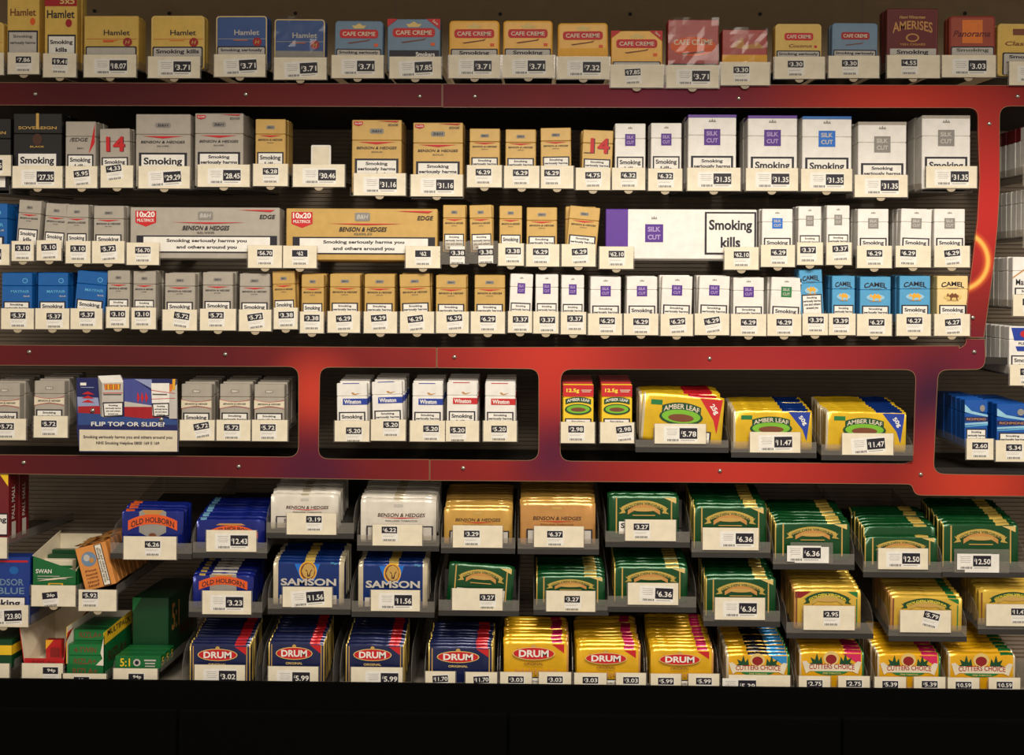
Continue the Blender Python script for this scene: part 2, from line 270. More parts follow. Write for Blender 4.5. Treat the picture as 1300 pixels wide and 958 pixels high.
def place_pack(ty, loc, W, H, D, warn, wtop, tilt, slope, n, where, price, cat='cigarette pack', gap=.0006, sxjit=.0008, name='cigarette_pack', lab=None, short='', short2='', tr=None, qd=''):
    ms = pack_meshes(ty, W, H, D, warn, wtop)
    root = empty(name, loc, (0, R(tilt), 0))
    for k in ('body', 'lid', 'brand_print', 'warning_label'): inst(k, ms[k], root)
    desc = lab or TYPES[ty][2]
    tag(root, f'{desc} {where}', cat, f'{desc} {where}'); QL = []; FRONTS.setdefault(where, []).append((root, tr, short2, price, short2, QL))
    for k in range(1, n):
        y = k*(D+gap)
        o = inst(name, ms['queued']); o.location = (loc.x+random.uniform(-1, 1)*sxjit, loc.y+y, loc.z+y*math.tan(slope)+random.uniform(0, .0008)); o.rotation_euler = (0, R(random.uniform(-.5, .5))*(.0 if W > .07 else 1), 0)
        tag(o, f'{short2} queued in the £{price} tray {where}', cat, f'queued {qd} {where}'); QL.append(o)
    return root
# ------------------------------------------------------------------ price tickets and trays
def ticket_parts(root, w_, h_, price, style, rot=0., bx=None, bz=None, clearcard=False, plain_tab=True):
    """card in its own frame: x centred, z from 0 (bottom) to h_; card front at y=-.0008"""
    made = []
    b = MB()
    hw = w_/2
    b.box(-hw-.0022, hw+.0022, .0002, .0012, -.0012, h_+.0006, 'clear_lip')
    for sx in (-1, 1):
        for zz in (.32, .52): b.box(sx*(hw+.0012)-.0012, sx*(hw+.0012)+.0012, -.0012, .0012, zz*h_, zz*h_+.0022, 'clear_lip')
    made.append(b.build('ticket_holder', root))
    c = MB(); cw = hw
    if clearcard: cw = .0135 if style == 'S' else .031; cw = min(cw, hw)
    ox = 0 if not clearcard else (bx or 0)*0 + (.12*w_ if style == 'S' else 0)
    c.box(ox-cw, ox+cw, -.0008, 0, 0, h_*(.8 if clearcard else 1), 'ivory' if not clearcard else 'white')
    ca, sa = math.cos(R(-rot)), math.sin(R(-rot))
    if style == 'S': bw, bh_, fx, fz = .0285, .0122, (.5 if bx is None else bx), (.66 if bz is None else bz)
    else: bw, bh_, fx, fz = .0325, .0195, (.66 if bx is None else bx), (.52 if bz is None else bz)
    x0 = -hw+fx*w_ if not clearcard else ox; z0 = fz*h_
    if clearcard: z0 = .5*h_
    def T(x, z): return (x0+x*ca-z*sa, z0+x*sa+z*ca)
    def rr(x, z, ww, hh, m, y=-.0010):
        c.add([(T(x-ww/2, z-hh/2)[0], y, T(x-ww/2, z-hh/2)[1]), (T(x+ww/2, z-hh/2)[0], y, T(x+ww/2, z-hh/2)[1]), (T(x+ww/2, z+hh/2)[0], y, T(x+ww/2, z+hh/2)[1]), (T(x-ww/2, z+hh/2)[0], y, T(x-ww/2, z+hh/2)[1])], [(0,1,2,3)], m)
    if style == 'S':
        if not clearcard: rr(.001, -.0065, .030, .028 if z0 > .6*h_ else .022, 'white', -.0009)
        rr(-.001, -.0095, .024, .0006, 'lgrey'); rr(-.002, -.0118, .02, .0005, 'grey')
        for k in range(9): rr(-.011+.0026*k, -.0188, .0018 if k % 3 else .0012, .0036, 'dgrey')
    else:
        rr(-.014, -.0015, .062, .029, 'white', -.0009)
        for k in range(4): rr(-.030, .0075-.0034*k, .020-.003*(k % 2), .0007, 'grey')
        for k in range(8): rr(-.038+.0027*k, -.0125, .0019 if k % 3 else .0012, .004, 'dgrey')
        rr(-.001, -.0128, .026, .0012, 'grey')
    card = c.build('price_ticket', root); made.append(card)
    p = MB()
    p.add([(T(a*bw/2, b_*bh_/2)[0], -.0012, T(a*bw/2, b_*bh_/2)[1]) for a, b_ in ((-1,-1),(1,-1),(1,1),(-1,1))], [(0,1,2,3)], 'ink')
    cur, num = ('£', price) if not price.endswith('p') else ('', price)
    ln = len(num); chw = bh_*(.50 if style == 'S' else .36)
    tw = min(bw*.80, chw*(ln-.5)); th = bh_*(.62 if style == 'S' else .50)
    xo, zo = T(bw*.06, -bh_*(.02 if style == 'S' else .06))
    p.text(num, xo, zo, tw, th, -.0014, 'white', rot=R(-rot))
    if cur:
        xo, zo = T(bw*.06-tw/2-bw*.055, bh_*.10); p.text(cur, xo, zo, bw*.065, th*.55, -.0014, 'white', rot=R(-rot))
    p.build('price_block', card)
    if plain_tab:
        t = MB(); n = 10; r_ = .0078
        t.prism([(r_*math.cos(math.pi+math.pi*i/n), r_*.75*math.sin(math.pi+math.pi*i/n)-.001) for i in range(n+1)], .0002, .0020, 'tab'); made.append(t.build('pull_tab', root))
    return made
BY = .31                                         # depth of the slatted back panel behind the display front
TY = -.006; FY = .004                            # ticket plane and product front plane
def tray(u0, u1, v0, v1, price, floor_z, width, cx, slope, hold, where, style=None, rot=0, bx=None, bz=None, clearcard=False, tab=True, wall_h=.016):
    a = P(u0, v1, TY); b = P(u1, v0, TY); w_ = b.x-a.x; h_ = b.z-a.z
    root = empty('price_tray', ((a.x+b.x)/2, TY, a.z))
    st = style or ('S' if u1-u0 < 50 else 'L')
    ticket_parts(root, w_, h_, price, st, rot, bx, bz, clearcard, tab)
    fx = cx-root.location.x; fz = floor_z-root.location.z; L = BY-TY-.002; rise = L*math.tan(slope)
    m = MB(); y0 = FY-TY-.006; hw = width/2+.001
    def sl(y): return fz+(y-(FY-TY))*math.tan(slope)
    m.add([(fx-hw, y0, sl(y0)), (fx+hw, y0, sl(y0)), (fx+hw, L, sl(L)), (fx-hw, L, sl(L)), (fx-hw, y0, sl(y0)-.0016), (fx+hw, y0, sl(y0)-.0016), (fx+hw, L, sl(L)-.0016), (fx-hw, L, sl(L)-.0016)],
          [(0,1,2,3), (7,6,5,4), (0,4,5,1), (1,5,6,2), (2,6,7,3), (3,7,4,0)], 'tray_grey'); m.build('tray_floor', root)
    for sx in (-1, 1):
        s_ = MB(); xa = fx+sx*hw; xb = fx+sx*(hw+.0008)
        pts = [(y0, sl(y0)-.0016), (L, sl(L)-.0016), (L, sl(L)+wall_h), (y0+.004, sl(y0)+wall_h), (y0, sl(y0)+wall_h*.8)]
        n = len(pts); s_.add([(x, y, z) for x in (xa, xb) for y, z in pts], [tuple(range(n)), tuple(range(2*n-1, n-1, -1))]+[(i, (i+1) % n, n+(i+1) % n, n+i) for i in range(n)], 'clear'); s_.build('side_wall', root)
    # the bracket that joins ticket holder and tray floor
    k = MB(); zt = min(max(fz, .004), h_-.002); k.box(-w_*.3, w_*.3, .0012, y0+.002, zt-.0016, zt, 'tray_grey'); k.build('bracket', root)
    pr_ = ('£' if not price.endswith('p') else '')+price; skew = 'skewed ' if abs(rot) >= 4 else ''
    lb = f'{skew}{pr_} tray for {hold} {where}'
    tag(root, lb.strip(), 'price tray', lb.strip())
    return root
# ------------------------------------------------------------------ setting
def slab(name, u0, v0, u1, v1, y0, y1, m, chamfer=.0):
    a = P(u0, v1, y0); b = P(u1, v0, y0); mb = MB(); mb.box(a.x, b.x, y0, y1, a.z, b.z, m, chamfer); return mb.build(name)
XL, XR = -1.45, 1.55
zb = P(650, 108).z
# slatted back panel: one ribbed sheet behind the openings
mb = MB(); z = P(650, 905).z; pitch = .0085; prof = []
while z < zb:
    prof += [(BY, z), (BY, z+pitch*.72), (BY+.0035, z+pitch*.76), (BY+.0035, z+pitch*.96)]; z += pitch
vs = [(x, y, zz) for x in (XL, XR) for y, zz in prof]; n = len(prof)
mb.add(vs, [(i, n+i, n+i+1, i+1) for i in range(n-1)], 'back_dark'); struct(mb.build('wall_back'))
mb = MB(); mb.box(XL, XR, BY+.0005, BY+.03, zb, 2.32, 'back_metal'); ub = mb.build('wall_upper'); struct(ub)
for u in (-180, 503, 1095):
    q = P(u, 10, BY); mb = MB(); mb.box(q.x-.001, q.x+.001, BY-.0003, BY+.001, zb, 2.3, 'back_dark'); mb.build('panel_joint', ub)
for u, v in ((120,14),(215,17),(375,17),(635,18),(800,18),(965,18),(1225,17)):
    q = P(u, v, BY); mb = MB(); mb.prism([(q.x+.004*math.cos(R(45*i)), q.z+.004*math.sin(R(45*i))) for i in range(8)], BY-.0012, BY, 'shelf_metal'); mb.build('bolt_head', ub)
mb = MB(); mb.box(XL, XR, -.72, BY+.03, 2.30, 2.38, 'canopy', .004); struct(mb.build('trim_canopy'))  # unseen overhang, added to keep light off the top shelf row
mb = MB(); mb.box(-3, 3, -4.2, 1.0, -.02, 0, 'floor_vinyl'); struct(mb.build('floor'))
lipz = P(650, 869, -.03).z
mb = MB(); mb.box(XL, XR, -.03, BY+.03, 0, lipz-.075, 'plinth_black', .002); mb.box(XL, XR, -.03, -.022, lipz-.075, lipz, 'plinth_black')
pl = mb.build('base_cabinet'); struct(pl)
for x in (-.9, -.3, .3, .9):
    mb = MB(); mb.box(x-.297, x+.297, -.046, -.0305, .1, lipz-.05, 'plinth_black', .002); mb.build('cabinet_door', pl)
decz = P(500, 884, 0).z
mb = MB(); mb.box(XL, XR, -.015, BY+.02, decz-.012, decz, 'deck_grey'); struct(mb.build('floor_deck'))
for v, nm in ((121, 'shelf_top'), (452, 'shelf_middle'), (592, 'shelf_lower')):
    zc = P(650, v).z; mb = MB(); mb.box(XL, XR, .012, BY+.01, zc-.009, zc+.003, 'shelf_metal'); struct(mb.build('trim_'+nm))
# ------------------------------------------------------------------ fascia panels cut from sheet
def sheet(name, outer, holes, label, screws, joints=()):
    cu = bpy.data.curves.new(name, 'CURVE'); cu.dimensions = '2D'; cu.fill_mode = 'BOTH'; cu.extrude = .0025
    for pts in [outer]+holes:
        sp = cu.splines.new('POLY'); sp.points.add(len(pts)-1); sp.use_cyclic_u = True
        for p, (u, v) in zip(sp.points, pts): q = P(u, v); p.co = (q.x, q.z, 0, 1)
    t = bpy.data.objects.new(name, cu); me = bpy.data.meshes.new_from_object(t); bpy.data.objects.remove(t)
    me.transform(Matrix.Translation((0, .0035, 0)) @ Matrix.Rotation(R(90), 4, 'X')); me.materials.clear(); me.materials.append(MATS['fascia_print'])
    root = empty(name, (0,0,0)); inst('panel', me, root)
    e = MB()                                          # thin pale routed edge around openings
    for pts in holes+[outer]:
        n = len(pts)
        for i in range(n):
            a = P(*pts[i], .0008); b = P(*pts[(i+1) % n], .0008); d = (b-a)
            if d.length < 1e-5: continue
            nn = Vector((-d.z, 0, d.x)).normalized()*.0004
            e.add([a-nn, b-nn, b+nn, a+nn], [(0,1,2,3)], 'edge_trim')
    e.build('edge', root)
    for u, v in screws:
        q = P(u, v); s = MB(); n = 10; r1 = .0042
        ring = lambda r_, y: [(q.x+r_*math.cos(2*math.pi*i/n), y, q.z+r_*math.sin(2*math.pi*i/n)) for i in range(n)]
        vs = ring(r1, .001)+ring(r1*.85, -.0012)+ring(r1*.45, -.0022)
        s.add(vs, [(k*n+i, k*n+(i+1) % n, (k+1)*n+(i+1) % n, (k+1)*n+i) for k in range(2) for i in range(n)]+[tuple(range(2*n, 3*n))], 'screw_steel', True); s.build('screw', root)
    tag(root, label, 'fascia panel'); return root
def rc(pts, rad, n=5):
    """round the corners of a pixel polygon; rad per corner"""
    out = []
    for i, p in enumerate(pts):
        r_ = rad[i] if isinstance(rad, (list, tuple)) else rad
        if r_ <= 0: out.append(p); continue
        a = Vector(pts[i-1])-Vector(p); b = Vector(pts[(i+1) % len(pts)])-Vector(p); a.normalize(); b.normalize(); pv = Vector(p)
        for k in range(n+1):
            t = k/n; out.append(tuple((pv+a*r_)*(1-t)**2+pv*2*t*(1-t)+(pv+b*r_)*t*t))
    return out
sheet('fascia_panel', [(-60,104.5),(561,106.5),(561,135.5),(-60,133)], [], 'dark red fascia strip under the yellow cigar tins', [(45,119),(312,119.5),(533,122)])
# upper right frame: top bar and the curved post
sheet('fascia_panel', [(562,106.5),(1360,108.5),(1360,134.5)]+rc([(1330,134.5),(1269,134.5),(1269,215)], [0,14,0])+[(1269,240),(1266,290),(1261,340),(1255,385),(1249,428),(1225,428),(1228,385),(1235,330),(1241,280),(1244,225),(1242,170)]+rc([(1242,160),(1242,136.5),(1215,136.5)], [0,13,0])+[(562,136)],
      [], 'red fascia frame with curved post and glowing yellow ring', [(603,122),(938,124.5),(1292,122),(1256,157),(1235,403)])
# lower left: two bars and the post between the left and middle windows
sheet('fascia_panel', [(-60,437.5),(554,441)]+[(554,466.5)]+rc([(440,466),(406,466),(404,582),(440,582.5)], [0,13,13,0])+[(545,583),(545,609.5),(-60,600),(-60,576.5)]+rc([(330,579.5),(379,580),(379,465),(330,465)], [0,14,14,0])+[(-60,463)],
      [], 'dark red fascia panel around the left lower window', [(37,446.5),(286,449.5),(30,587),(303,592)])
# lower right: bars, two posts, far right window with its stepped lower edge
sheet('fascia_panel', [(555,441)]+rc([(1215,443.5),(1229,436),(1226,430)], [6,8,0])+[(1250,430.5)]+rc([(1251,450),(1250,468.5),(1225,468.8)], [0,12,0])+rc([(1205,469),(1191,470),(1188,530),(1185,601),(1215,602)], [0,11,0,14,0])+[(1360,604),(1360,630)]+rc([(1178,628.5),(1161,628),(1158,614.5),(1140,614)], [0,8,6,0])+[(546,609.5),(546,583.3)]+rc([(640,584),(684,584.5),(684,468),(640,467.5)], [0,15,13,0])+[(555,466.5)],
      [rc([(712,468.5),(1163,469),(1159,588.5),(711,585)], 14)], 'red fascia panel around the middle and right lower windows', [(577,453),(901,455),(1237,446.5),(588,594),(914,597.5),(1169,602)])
SL = R(5); SLP = R(13)
# ------------------------------------------------------------------ rows of cigarette packs in the large opening
SHORT = dict(bhs='silver', bhg='gold', scp='purple-square', scb='blue-square', scg='grey-square', scgr='green-square', may='blue', camb='light blue', camc='cream', winb='blue-band', winr='red-band', edge='red-triangle', sil14='silver 14', gold14='gold 14', slide='waisted silver', rich='swoosh', amb='yellow', mlb='tan-roof', mlr='red-top', lucky='blue-panel', sov='black')
def hold_name(ty, lab, W, warn, pl=True):
    if lab: return ('the ' if pl else '')+lab.split(' with')[0].split(' beside')[0].replace('cigarette ', '') + (' and large warning' if 'large' in lab else ' and small warning' if 'small w' in lab else '')
    return ('slim ' if W < .05 else '') + SHORT[ty] + (' large-warning' if warn in ('k', 'k2') else ' small-warning') + (' packs' if pl else ' pack')
def long_name(ty, W, warn, tilt):
    d = TYPES[ty][2]
    if W < .05: d = 'slim '+d
    if abs(tilt) >= 2: d = 'leaning '+d
    return d.replace(' with ', ' with large warning and ' if warn in ('k', 'k2') else ' with small warning and ', 1)
def facing(ty, u0, u1, vt, t, price, warn='s', tilt=0, rot=0, n=3, where='', wtop=.39, slope=SL, H=PH, D=.022, style=None, bx=None, bz=None, cc=False, tab=True, lab=None, cat='cigarette pack', name='cigarette_pack', W=None):
    a = P(u0, vt, FY); b = P(u1, vt, FY); Wp = b.x-a.x
    if W is None: W = SLIM if Wp < .05 else FX
    if Wp > .065 or abs(tilt) < 1.5 and Wp < .052: W = round(Wp*500)/500 if Wp > .065 else SLIM
    loc = Vector(((a.x+b.x)/2, FY, a.z-H))
    fl = loc.z-D*math.tan(slope)-.0006-W/2*math.sin(abs(R(tilt)))
    tr = tray(t[0], t[1], t[2], t[3], price, fl, max(W, .03), loc.x, slope, hold_name(ty, lab, W, warn), where, style, rot, bx, bz, cc, tab)
    return place_pack(ty, loc, W, H, D, warn, wtop, tilt, slope, n, where, price, cat, name=name, lab=lab or long_name(ty, W, warn, tilt), short=hold_name(ty, lab, W, warn, False), short2=hold_name(ty, lab, W, warn, False).replace(' large-warning', '').replace(' small-warning', '').replace(' and small warning', '').replace(' and large warning', ''), tr=tr, qd=lab or ('slim ' if W < .05 else '')+TYPES[ty][2])
R2 = 'on upper tier'; R3 = 'on middle tier'; R4 = 'on lower tier'
# row 2
BG = dict(H=.135, D=.044, n=2, where=R2, wtop=.47, cat='carton', name='cigarette_carton')
facing('sov', -42, 13, 150, (-50,14,197,223), '27.35', 'k2', **BG)
facing('sov', 17, 78.5, 143.7, (16,79.5,211,238.5), '27.35', 'k2', **{**BG, 'lab': 'black carton with gold stripe beside the red triangle pack'})
facing('edge', 83.6, 121, 154, (83.5,123.5,211,238.5), '5.95', 'k', where=R2, rot=-6, bx=.5, H=.1)
facing('sil14', 127, 166, 163, (128,169,210,238), '4.33', 'k', -1, -8, where=R2, bx=.4, bz=.86, n=4)
facing('bhs', 172.6, 242, 144.7, (176,241,211,239), '29.29', 'k2', rot=-4, **{**BG, 'lab': 'wide silver carton with large smoking warning'})
facing('bhsx', 248, 308.7, 143.7, (251,317,209,237), '28.45', 's', **{**BG, 'lab': 'silver carton with small red corner flash'})
facing('bhg', 324, 363, 151, (321.5,365.5,208,236), '6.28', 'k', where=R2, H=.1, lab='lone gold cigarette pack beside the silver cartons')
facing('bhgx', 447, 510, 152, (449,515,220,248), '31.16', 's', **{**BG, 'lab': 'gold carton with small red corner flash'})
facing('bhgx', 525, 587.5, 155.5, (521.5,587.5,221.5,249), '31.16', 's', **{**BG, 'lab': 'gold carton with small red corner flash'})
for u0, u1, vt, t in ((596,635,163,(593,637,209.7,237.5)), (641.7,680.6,164,(640,684.7,210.5,238.5)), (687,726,162,(686.7,728,210.5,239))):
    facing('bhg', u0, u1, vt, t, '6.29', 's', where=R2, tilt=0 if u0 < 680 else -1, bx=.47 if u0 < 680 else .34, bz=.68)
facing('gold14', 738, 777, 165, (731,774.7,213,241), '4.75', 's', 2, -1, where=R2, n=4)
facing('scp', 781.5, 819, 156.6, (777,819,213,241), '6.32', 'k', where=R2, H=.1); facing('scp', 827, 865, 156, (823,866,214,242), '6.32', 'k', where=R2, H=.1)
for u0, u1, vt, t, c, wn, tc, lb in ((873.6,935,145.5,(872.5,940,213,242),'scp','s','c_purple','white carton with purple top and small warning'), (949.7,1012,146.5,(947,1013,213.5,242),'scp','k2','c_purple','white carton with purple top and large warning'), (1019,1081,147.6,(1017,1081.7,214.5,242.5),'scb','k2','c_blue','white carton with blue top'), (1089.5,1151,154.7,(1085,1152,222,250),'scg','s','silver','white carton with grey square and small warning'), (1171,1231.7,146.5,(1175.5,1240,211,238.5),'scg','k2','silver','white carton with grey square beside the red post')):
    o = facing(c, u0, u1, vt, t, '31.35', wn, **{**BG, 'lab': lb, 'wtop': .44})
    W = P(u1, vt, FY).x-P(u0, vt, FY).x
    b = MB(); b.box(-W/2-.0003, W/2+.0003, -.0004, .0444, .1290, .1354, tc if tc in MATS else 'lgrey', .0008); b.build('top_band', o)
# white divider card and its ticket
q0 = P(395, 184, .02); q1 = P(420, 214, .02)
mb = MB(); mb.prism(rrect(q0.x, q1.z-.02, q1.x, q0.z, .003), .02, .0215, 'white'); dc = mb.build('divider_card'); tag(dc, 'blank white card standing in the empty tray of the upper tier', 'card')
mbp = MB(); mbp.prism(rrect(q0.x+.003, q1.z-.018, q1.x-.003, q0.z-.003, .002), .0197, .02, 'ivory'); mbp.build('inner_panel', dc)
tray(372, 437.6, 208.7, 237, '30.46', q1.z-.021, .05, (q0.x+q1.x)/2, SL, 'the blank card', R2)
# row 3 and row 4 tables: type, u0, u1, top, ticket, price, warning, pack tilt, ticket tilt
ROW3 = [('bhs',20,49,254,(15,43,306,331),'3.10','k',4,0,{}), ('bhs',56,81,258,(46.7,78,305,330.5),'3.10','k',4,-3,{}), ('bhs',83.6,112,259.5,(83.6,115,306,334),'3.10','k',0,0,{}), ('bhs',119,157,261,(117,158,306,334),'5.72','k',0,-5,{}),
 ('bhg',562,591.6,260,(559,594,307,334.6),'3.38','s4',0,0,{'cc':True}), ('bhg',597.7,626.5,260,(594.5,630.5,306,333.6),'3.38','s4',-2,-2,{'cc':True}), ('bhg',634,663,261,(632.5,665,309,337),'3.38','k',0,0,{'bx':.58}), ('bhg',668,708,263,(668,710,310,338),'6.29','s',0,0,{'bx':.44}), ('bhg',718.5,757,262,(713,756,310,338),'6.29','s',5,-3,{'bx':.53}),
 ('scb',967,1007,265,(966,1009,311,338.5),'6.29','k',0,0,{'bx':.52}), ('scg',1013,1043.5,261.7,(1012,1044.5,307.7,336),'3.37','s4',0,0,{'bx':.42}), ('scg',1049.5,1079,260.6,(1049,1081,307.7,336),'3.37','s4',0,-3,{'bx':.55,'bz':.72}), ('scg',1089.5,1128,265,(1088,1132,312,340),'6.29','k',0,0,{}), ('scg',1143,1181.5,265,(1137,1181.5,312,339),'6.29','k',1.6,2,{'bx':.35}), ('scg',1185.7,1225.7,265,(1186,1231,312,339),'6.29','k',0,-6,{})]
for ty, u0, u1, vt, t, pr, wn, tl, rt, kw in ROW3: facing(ty, u0, u1, vt, t, pr, wn, tl, rt, where=R3, **kw)
ROW4 = [('may',2.7,40,346,(1.7,43,391.5,417.5),'5.37','s'), ('may',49,85,346,(45,88,391.5,417.5),'5.37','k'), ('may',94,131,344,(89.7,130,391.5,417.5),'5.37','k',5,0), ('bhs',136,165,343,(135,164,389.5,416),'3.10','s4'), ('bhs',168,198.7,344,(167,198,390.5,417.5),'3.10','s4'),
 ('bhs',209,248,346.5,(206.5,250,393,419),'5.72','k',0,8), ('bhs',258,295,345.4,(254,299.5,392,419),'5.72','k'), ('bhs',304.6,342,347,(303.6,344.5,393,420),'5.72','k',0,-8), ('bhg',347.6,376,344,(347.6,378,390.5,417.5),'3.38','k',-2,-2), ('bhg',383,411,348,(381,411,395.5,422.6),'3.38','k'),
 ('bhg',419,457,347.5,(416,457,395,422),'6.29','s',0,-3), ('bhg',463,501,348,(462,504,395.5,422.6),'6.29','s',0,-4), ('bhg',508,548.6,347.5,(508,551,395.5,422.6),'6.29','s',-2,-7), ('bhg',553.7,592,349,(553.7,595,395.5,422.6),'6.29','s',0,-5), ('bhg',602.8,641,349,(597.7,641,395.5,423),'6.29','s'),
 ('scp',646,675,347.5,(645,675.5,395,422),'3.37','s4',2,0), ('scp',680,708.7,348,(677,709,395.5,423),'3.37','s4'), ('scp',713,741.5,349,(712,744,396,424),'3.37','s4'), ('scp',750,788,351,(746.6,789.6,398,425),'6.29','s'), ('scp',795.7,834.6,351,(792,835.6,398,425),'6.29','k'), ('scp',838,879,350,(838.6,879.6,398.6,426),'6.29','s',1.5,-4), ('scp',886.7,925,350,(882,925.6,398,425),'6.29','s',1.5,-9),
 ('scp',931,970,352,(928,972.7,398.6,426),'6.29','s'), ('scgr',977,1017,352,(974,1017,398.6,426),'6.29','k',2,0), ('camb',1017,1047,342,(1018.7,1051,398,425),'3.39','s',-3,0), ('camb',1056,1086,350,(1052,1086,398,425),'3.39','s'), ('camb',1092,1131,351,(1088,1132,398.6,426),'6.27','s'), ('camb',1142.5,1181,350,(1138,1181.5,398.6,426),'6.27','k'), ('camc',1190,1229,350,(1186,1231,398.6,426),'6.27','k',0,-4)]
for r in ROW4:
    ty, u0, u1, vt, t, pr, wn = r[:7]; tl, rt = (r[7], r[8]) if len(r) > 7 else (0, 0)
    facing(ty, u0, u1, vt, t, pr, wn, tl, rt, where=R4, bx=random.choice((.45, .5, .52, .56)), bz=random.choice((.62, .66, .7)), wtop=.48 if ty == 'camb' and u0 < 1050 else .39)
# long cartons on row 3
def long_carton(u0, u1, v0, v1, m, prints, desc, price, t1, t2, ends, D=.045, wpanel=None):
    a = P(u0, v1, FY); b = P(u1, v0, FY); W = b.x-a.x; H = b.z-a.z
    root = empty('multipack_carton', ((a.x+b.x)/2, FY, a.z))
    mb = MB(); mb.box(-W/2, W/2, 0, D, 0, H, m, .0015); mb.build('body', root)
    mb = MB(); draw(mb, prints, W, H, -.0003); mb.build('brand_print', root)
    mb = MB(); draw(mb, wpanel, W, H, -.0014); mb.build('warning_label', root)
    if 'purple' in desc: mb = MB(); mb.box(-W/2-.0004, -W/2+.15*W, -.0004, D+.0004, -.0001, H+.0004, 'c_purple', .0012); mb.build('purple_end', root)
    tag(root, desc, 'carton')
    for t, end in zip((t1, t2), ends): 
        c = (P(t[0], t[3], FY).x+P(t[1], t[3], FY).x)/2
        tray(*t, price, a.z-D*math.tan(SL)-.0006, .03, c, SL, desc.split(' with')[0]+' '+end, R3, wall_h=.0004)
def mp(z=.80): return [('p', [(.035,.93),(.175,.93),(.175,.70),(.105,.62),(.035,.70)], 'red'), ('t', '10x20', .105, .86, .12, .11, 'white'), ('t', 'MULTIPACK', .105, .745, .115, .06, 'white')]
def bhl(sub): return mp()+[('p', rrect(.455, .76, .555, .92, .02), 'scgrey'), ('t', 'B&H', .505, .84, .07, .08, 'lgrey', .2), ('p', [(.28,.71),(.78,.71),(.53,.68)], 'red'), ('p', [(.72,.955),(.97,.955),(.94,.915)], 'red'), ('t', 'EDGE', .92, .82, .10, .08, 'ink', .2), ('t', 'BENSON & HEDGES', .51, .60, .31, .085, 'ink', .25), ('t', sub, .51, .51, .12, .04, 'dgrey')]
long_carton(165, 355, 263.5, 328, 'c_silver', bhl('SILVER'), 'long silver multipack carton with red flash', '56.70', (161,202,308,336), (315,358,311.6,339.7), ('beside silver packs', 'beside gold carton'), wpanel=warn_prints('w', .45, .12, .045, .985))
long_carton(363, 555.5, 265, 330, 'c_gold', bhl('GOLD'), 'long gold multipack carton with red flash', '62', (359.5,402,312,340), (515,559,312.6,340), ('beside silver carton', 'beside gold packs'), wpanel=warn_prints('w', .45, .12, .045, .985))
scx = [('p', [(.30,.80),(.305,.86),(.312,.82),(.32,.87),(.328,.82),(.335,.86),(.34,.80)], 'grey'), ('r', .26, .34, .38, .70, 'purple'), ('t', 'SILK', .32, .60, .085, .10, 'lilac'), ('t', 'CUT', .32, .44, .085, .10, 'lilac'), ('p', [(.70,1),(1,1),(1,.97)], 'purple')][:-1]
long_carton(769, 961, 266, 328.5, 'c_white', scx, 'long white multipack carton with purple end', '62.10', (761,804,313,341), (919.6,963,313.7,342), ('purple end', 'warning end'),
    wpanel=[('r', .655, .10, .995, .95, 'ink'), ('r', .668, .135, .982, .915, 'white'), ('t', 'Smoking', .825, .66, .285, .27, 'ink'), ('t', 'kills', .825, .34, .13, .22, 'ink')])
# blue carton at the far left of the middle tier
facing('may', -48, 9, 258, (-50,12,310,336), '52.90', 'k', where=R3, H=.10, D=.044, n=2, cat='carton', name='cigarette_carton', lab='deep blue carton')
# ------------------------------------------------------------------ lower windows
WL = 'in left window'; WM = 'in middle window'; WR = 'in right window'
SM = R(8)
for u0, u1, vt, t, wn, rt in ((-14,26,486,(-12,33,531.5,558),'k',0), (44.7,81,483,(43,86,528,555),'s',0), (228,271,487,(228.5,272.5,533,558.6),'k',-10), (278.5,318,487,(275,318,533,559),'s',0), (321,363,487.5,(320,365,533,559.5),'s',0)):
    facing('slide', u0, u1, vt, t, '5.72', wn, 0, rt, n=5, where=WL, slope=SM, tab=False, bx=.62 if rt else .45, bz=.7 if rt else .64)
for u0, u1, vt, t, ty, wn, tl, bx, bz in ((428.5,466.7,486,(425,469,534,560),'winb','k',-1,.55,.52), (474,512,484,(471,515,532.5,559),'winb','s',-2,.58,.76), (524,562,486,(520.5,565,534,560),'winb','s',0,.6,.62), (568,605.5,485,(566,608,534,560),'winr','k',0,.36,.55), (616,654.5,486,(613.6,656,534,560),'winr','s',0,.47,.6)):
    facing(ty, u0, u1, vt, t, '5.20', wn, tl, 0, n=5, where=WM, slope=SM, tab=False, bx=bx, bz=bz)
for u0, u1, vt, t, rt, bx in ((714.5,754,487.5,(712,755,535.6,562),0,.45), (763,803.5,487.5,(762,805,536,562),-6,.7)):
    facing('amb', u0, u1, vt, t, '2.98', 's', 0, rt, n=5, where=WR, slope=SM, tab=False, cat='tobacco carton', name='tobacco_carton', wtop=.28, bx=bx, D=.024)
WF = 'in far right window'
facing('rich', 1224, 1255, 507, (1227,1261,556.7,583), '2.60', 's', n=7, where=WF, slope=R(4), tab=False)
facing('rich', 1266, 1305, 512, (1264,1310,559,585.5), '5.34', 's', n=7, where=WF, slope=R(4), tab=False)
# neighbouring unit seen past the curved post
RU = 'past the curved post'
facing('mlr', 1302, 1341, 160, (1300,1344,208,235), '6.29', 'k', n=6, where=RU, slope=R(3))
facing('mlb', 1303, 1342, 240, (1300,1344,288,314), '6.29', 'k', n=6, where=RU, slope=R(3))
facing('mlb', 1286, 1325, 326, (1286,1330,374,401), '2.80', 's', n=6, where=RU, slope=R(3), H=.092, lab='white cigarette pack with thin tan roof line')
facing('lucky', 1280, 1322, 414, (1282,1328,463,489), '5.20', 'k', n=7, where=RU, slope=R(3))
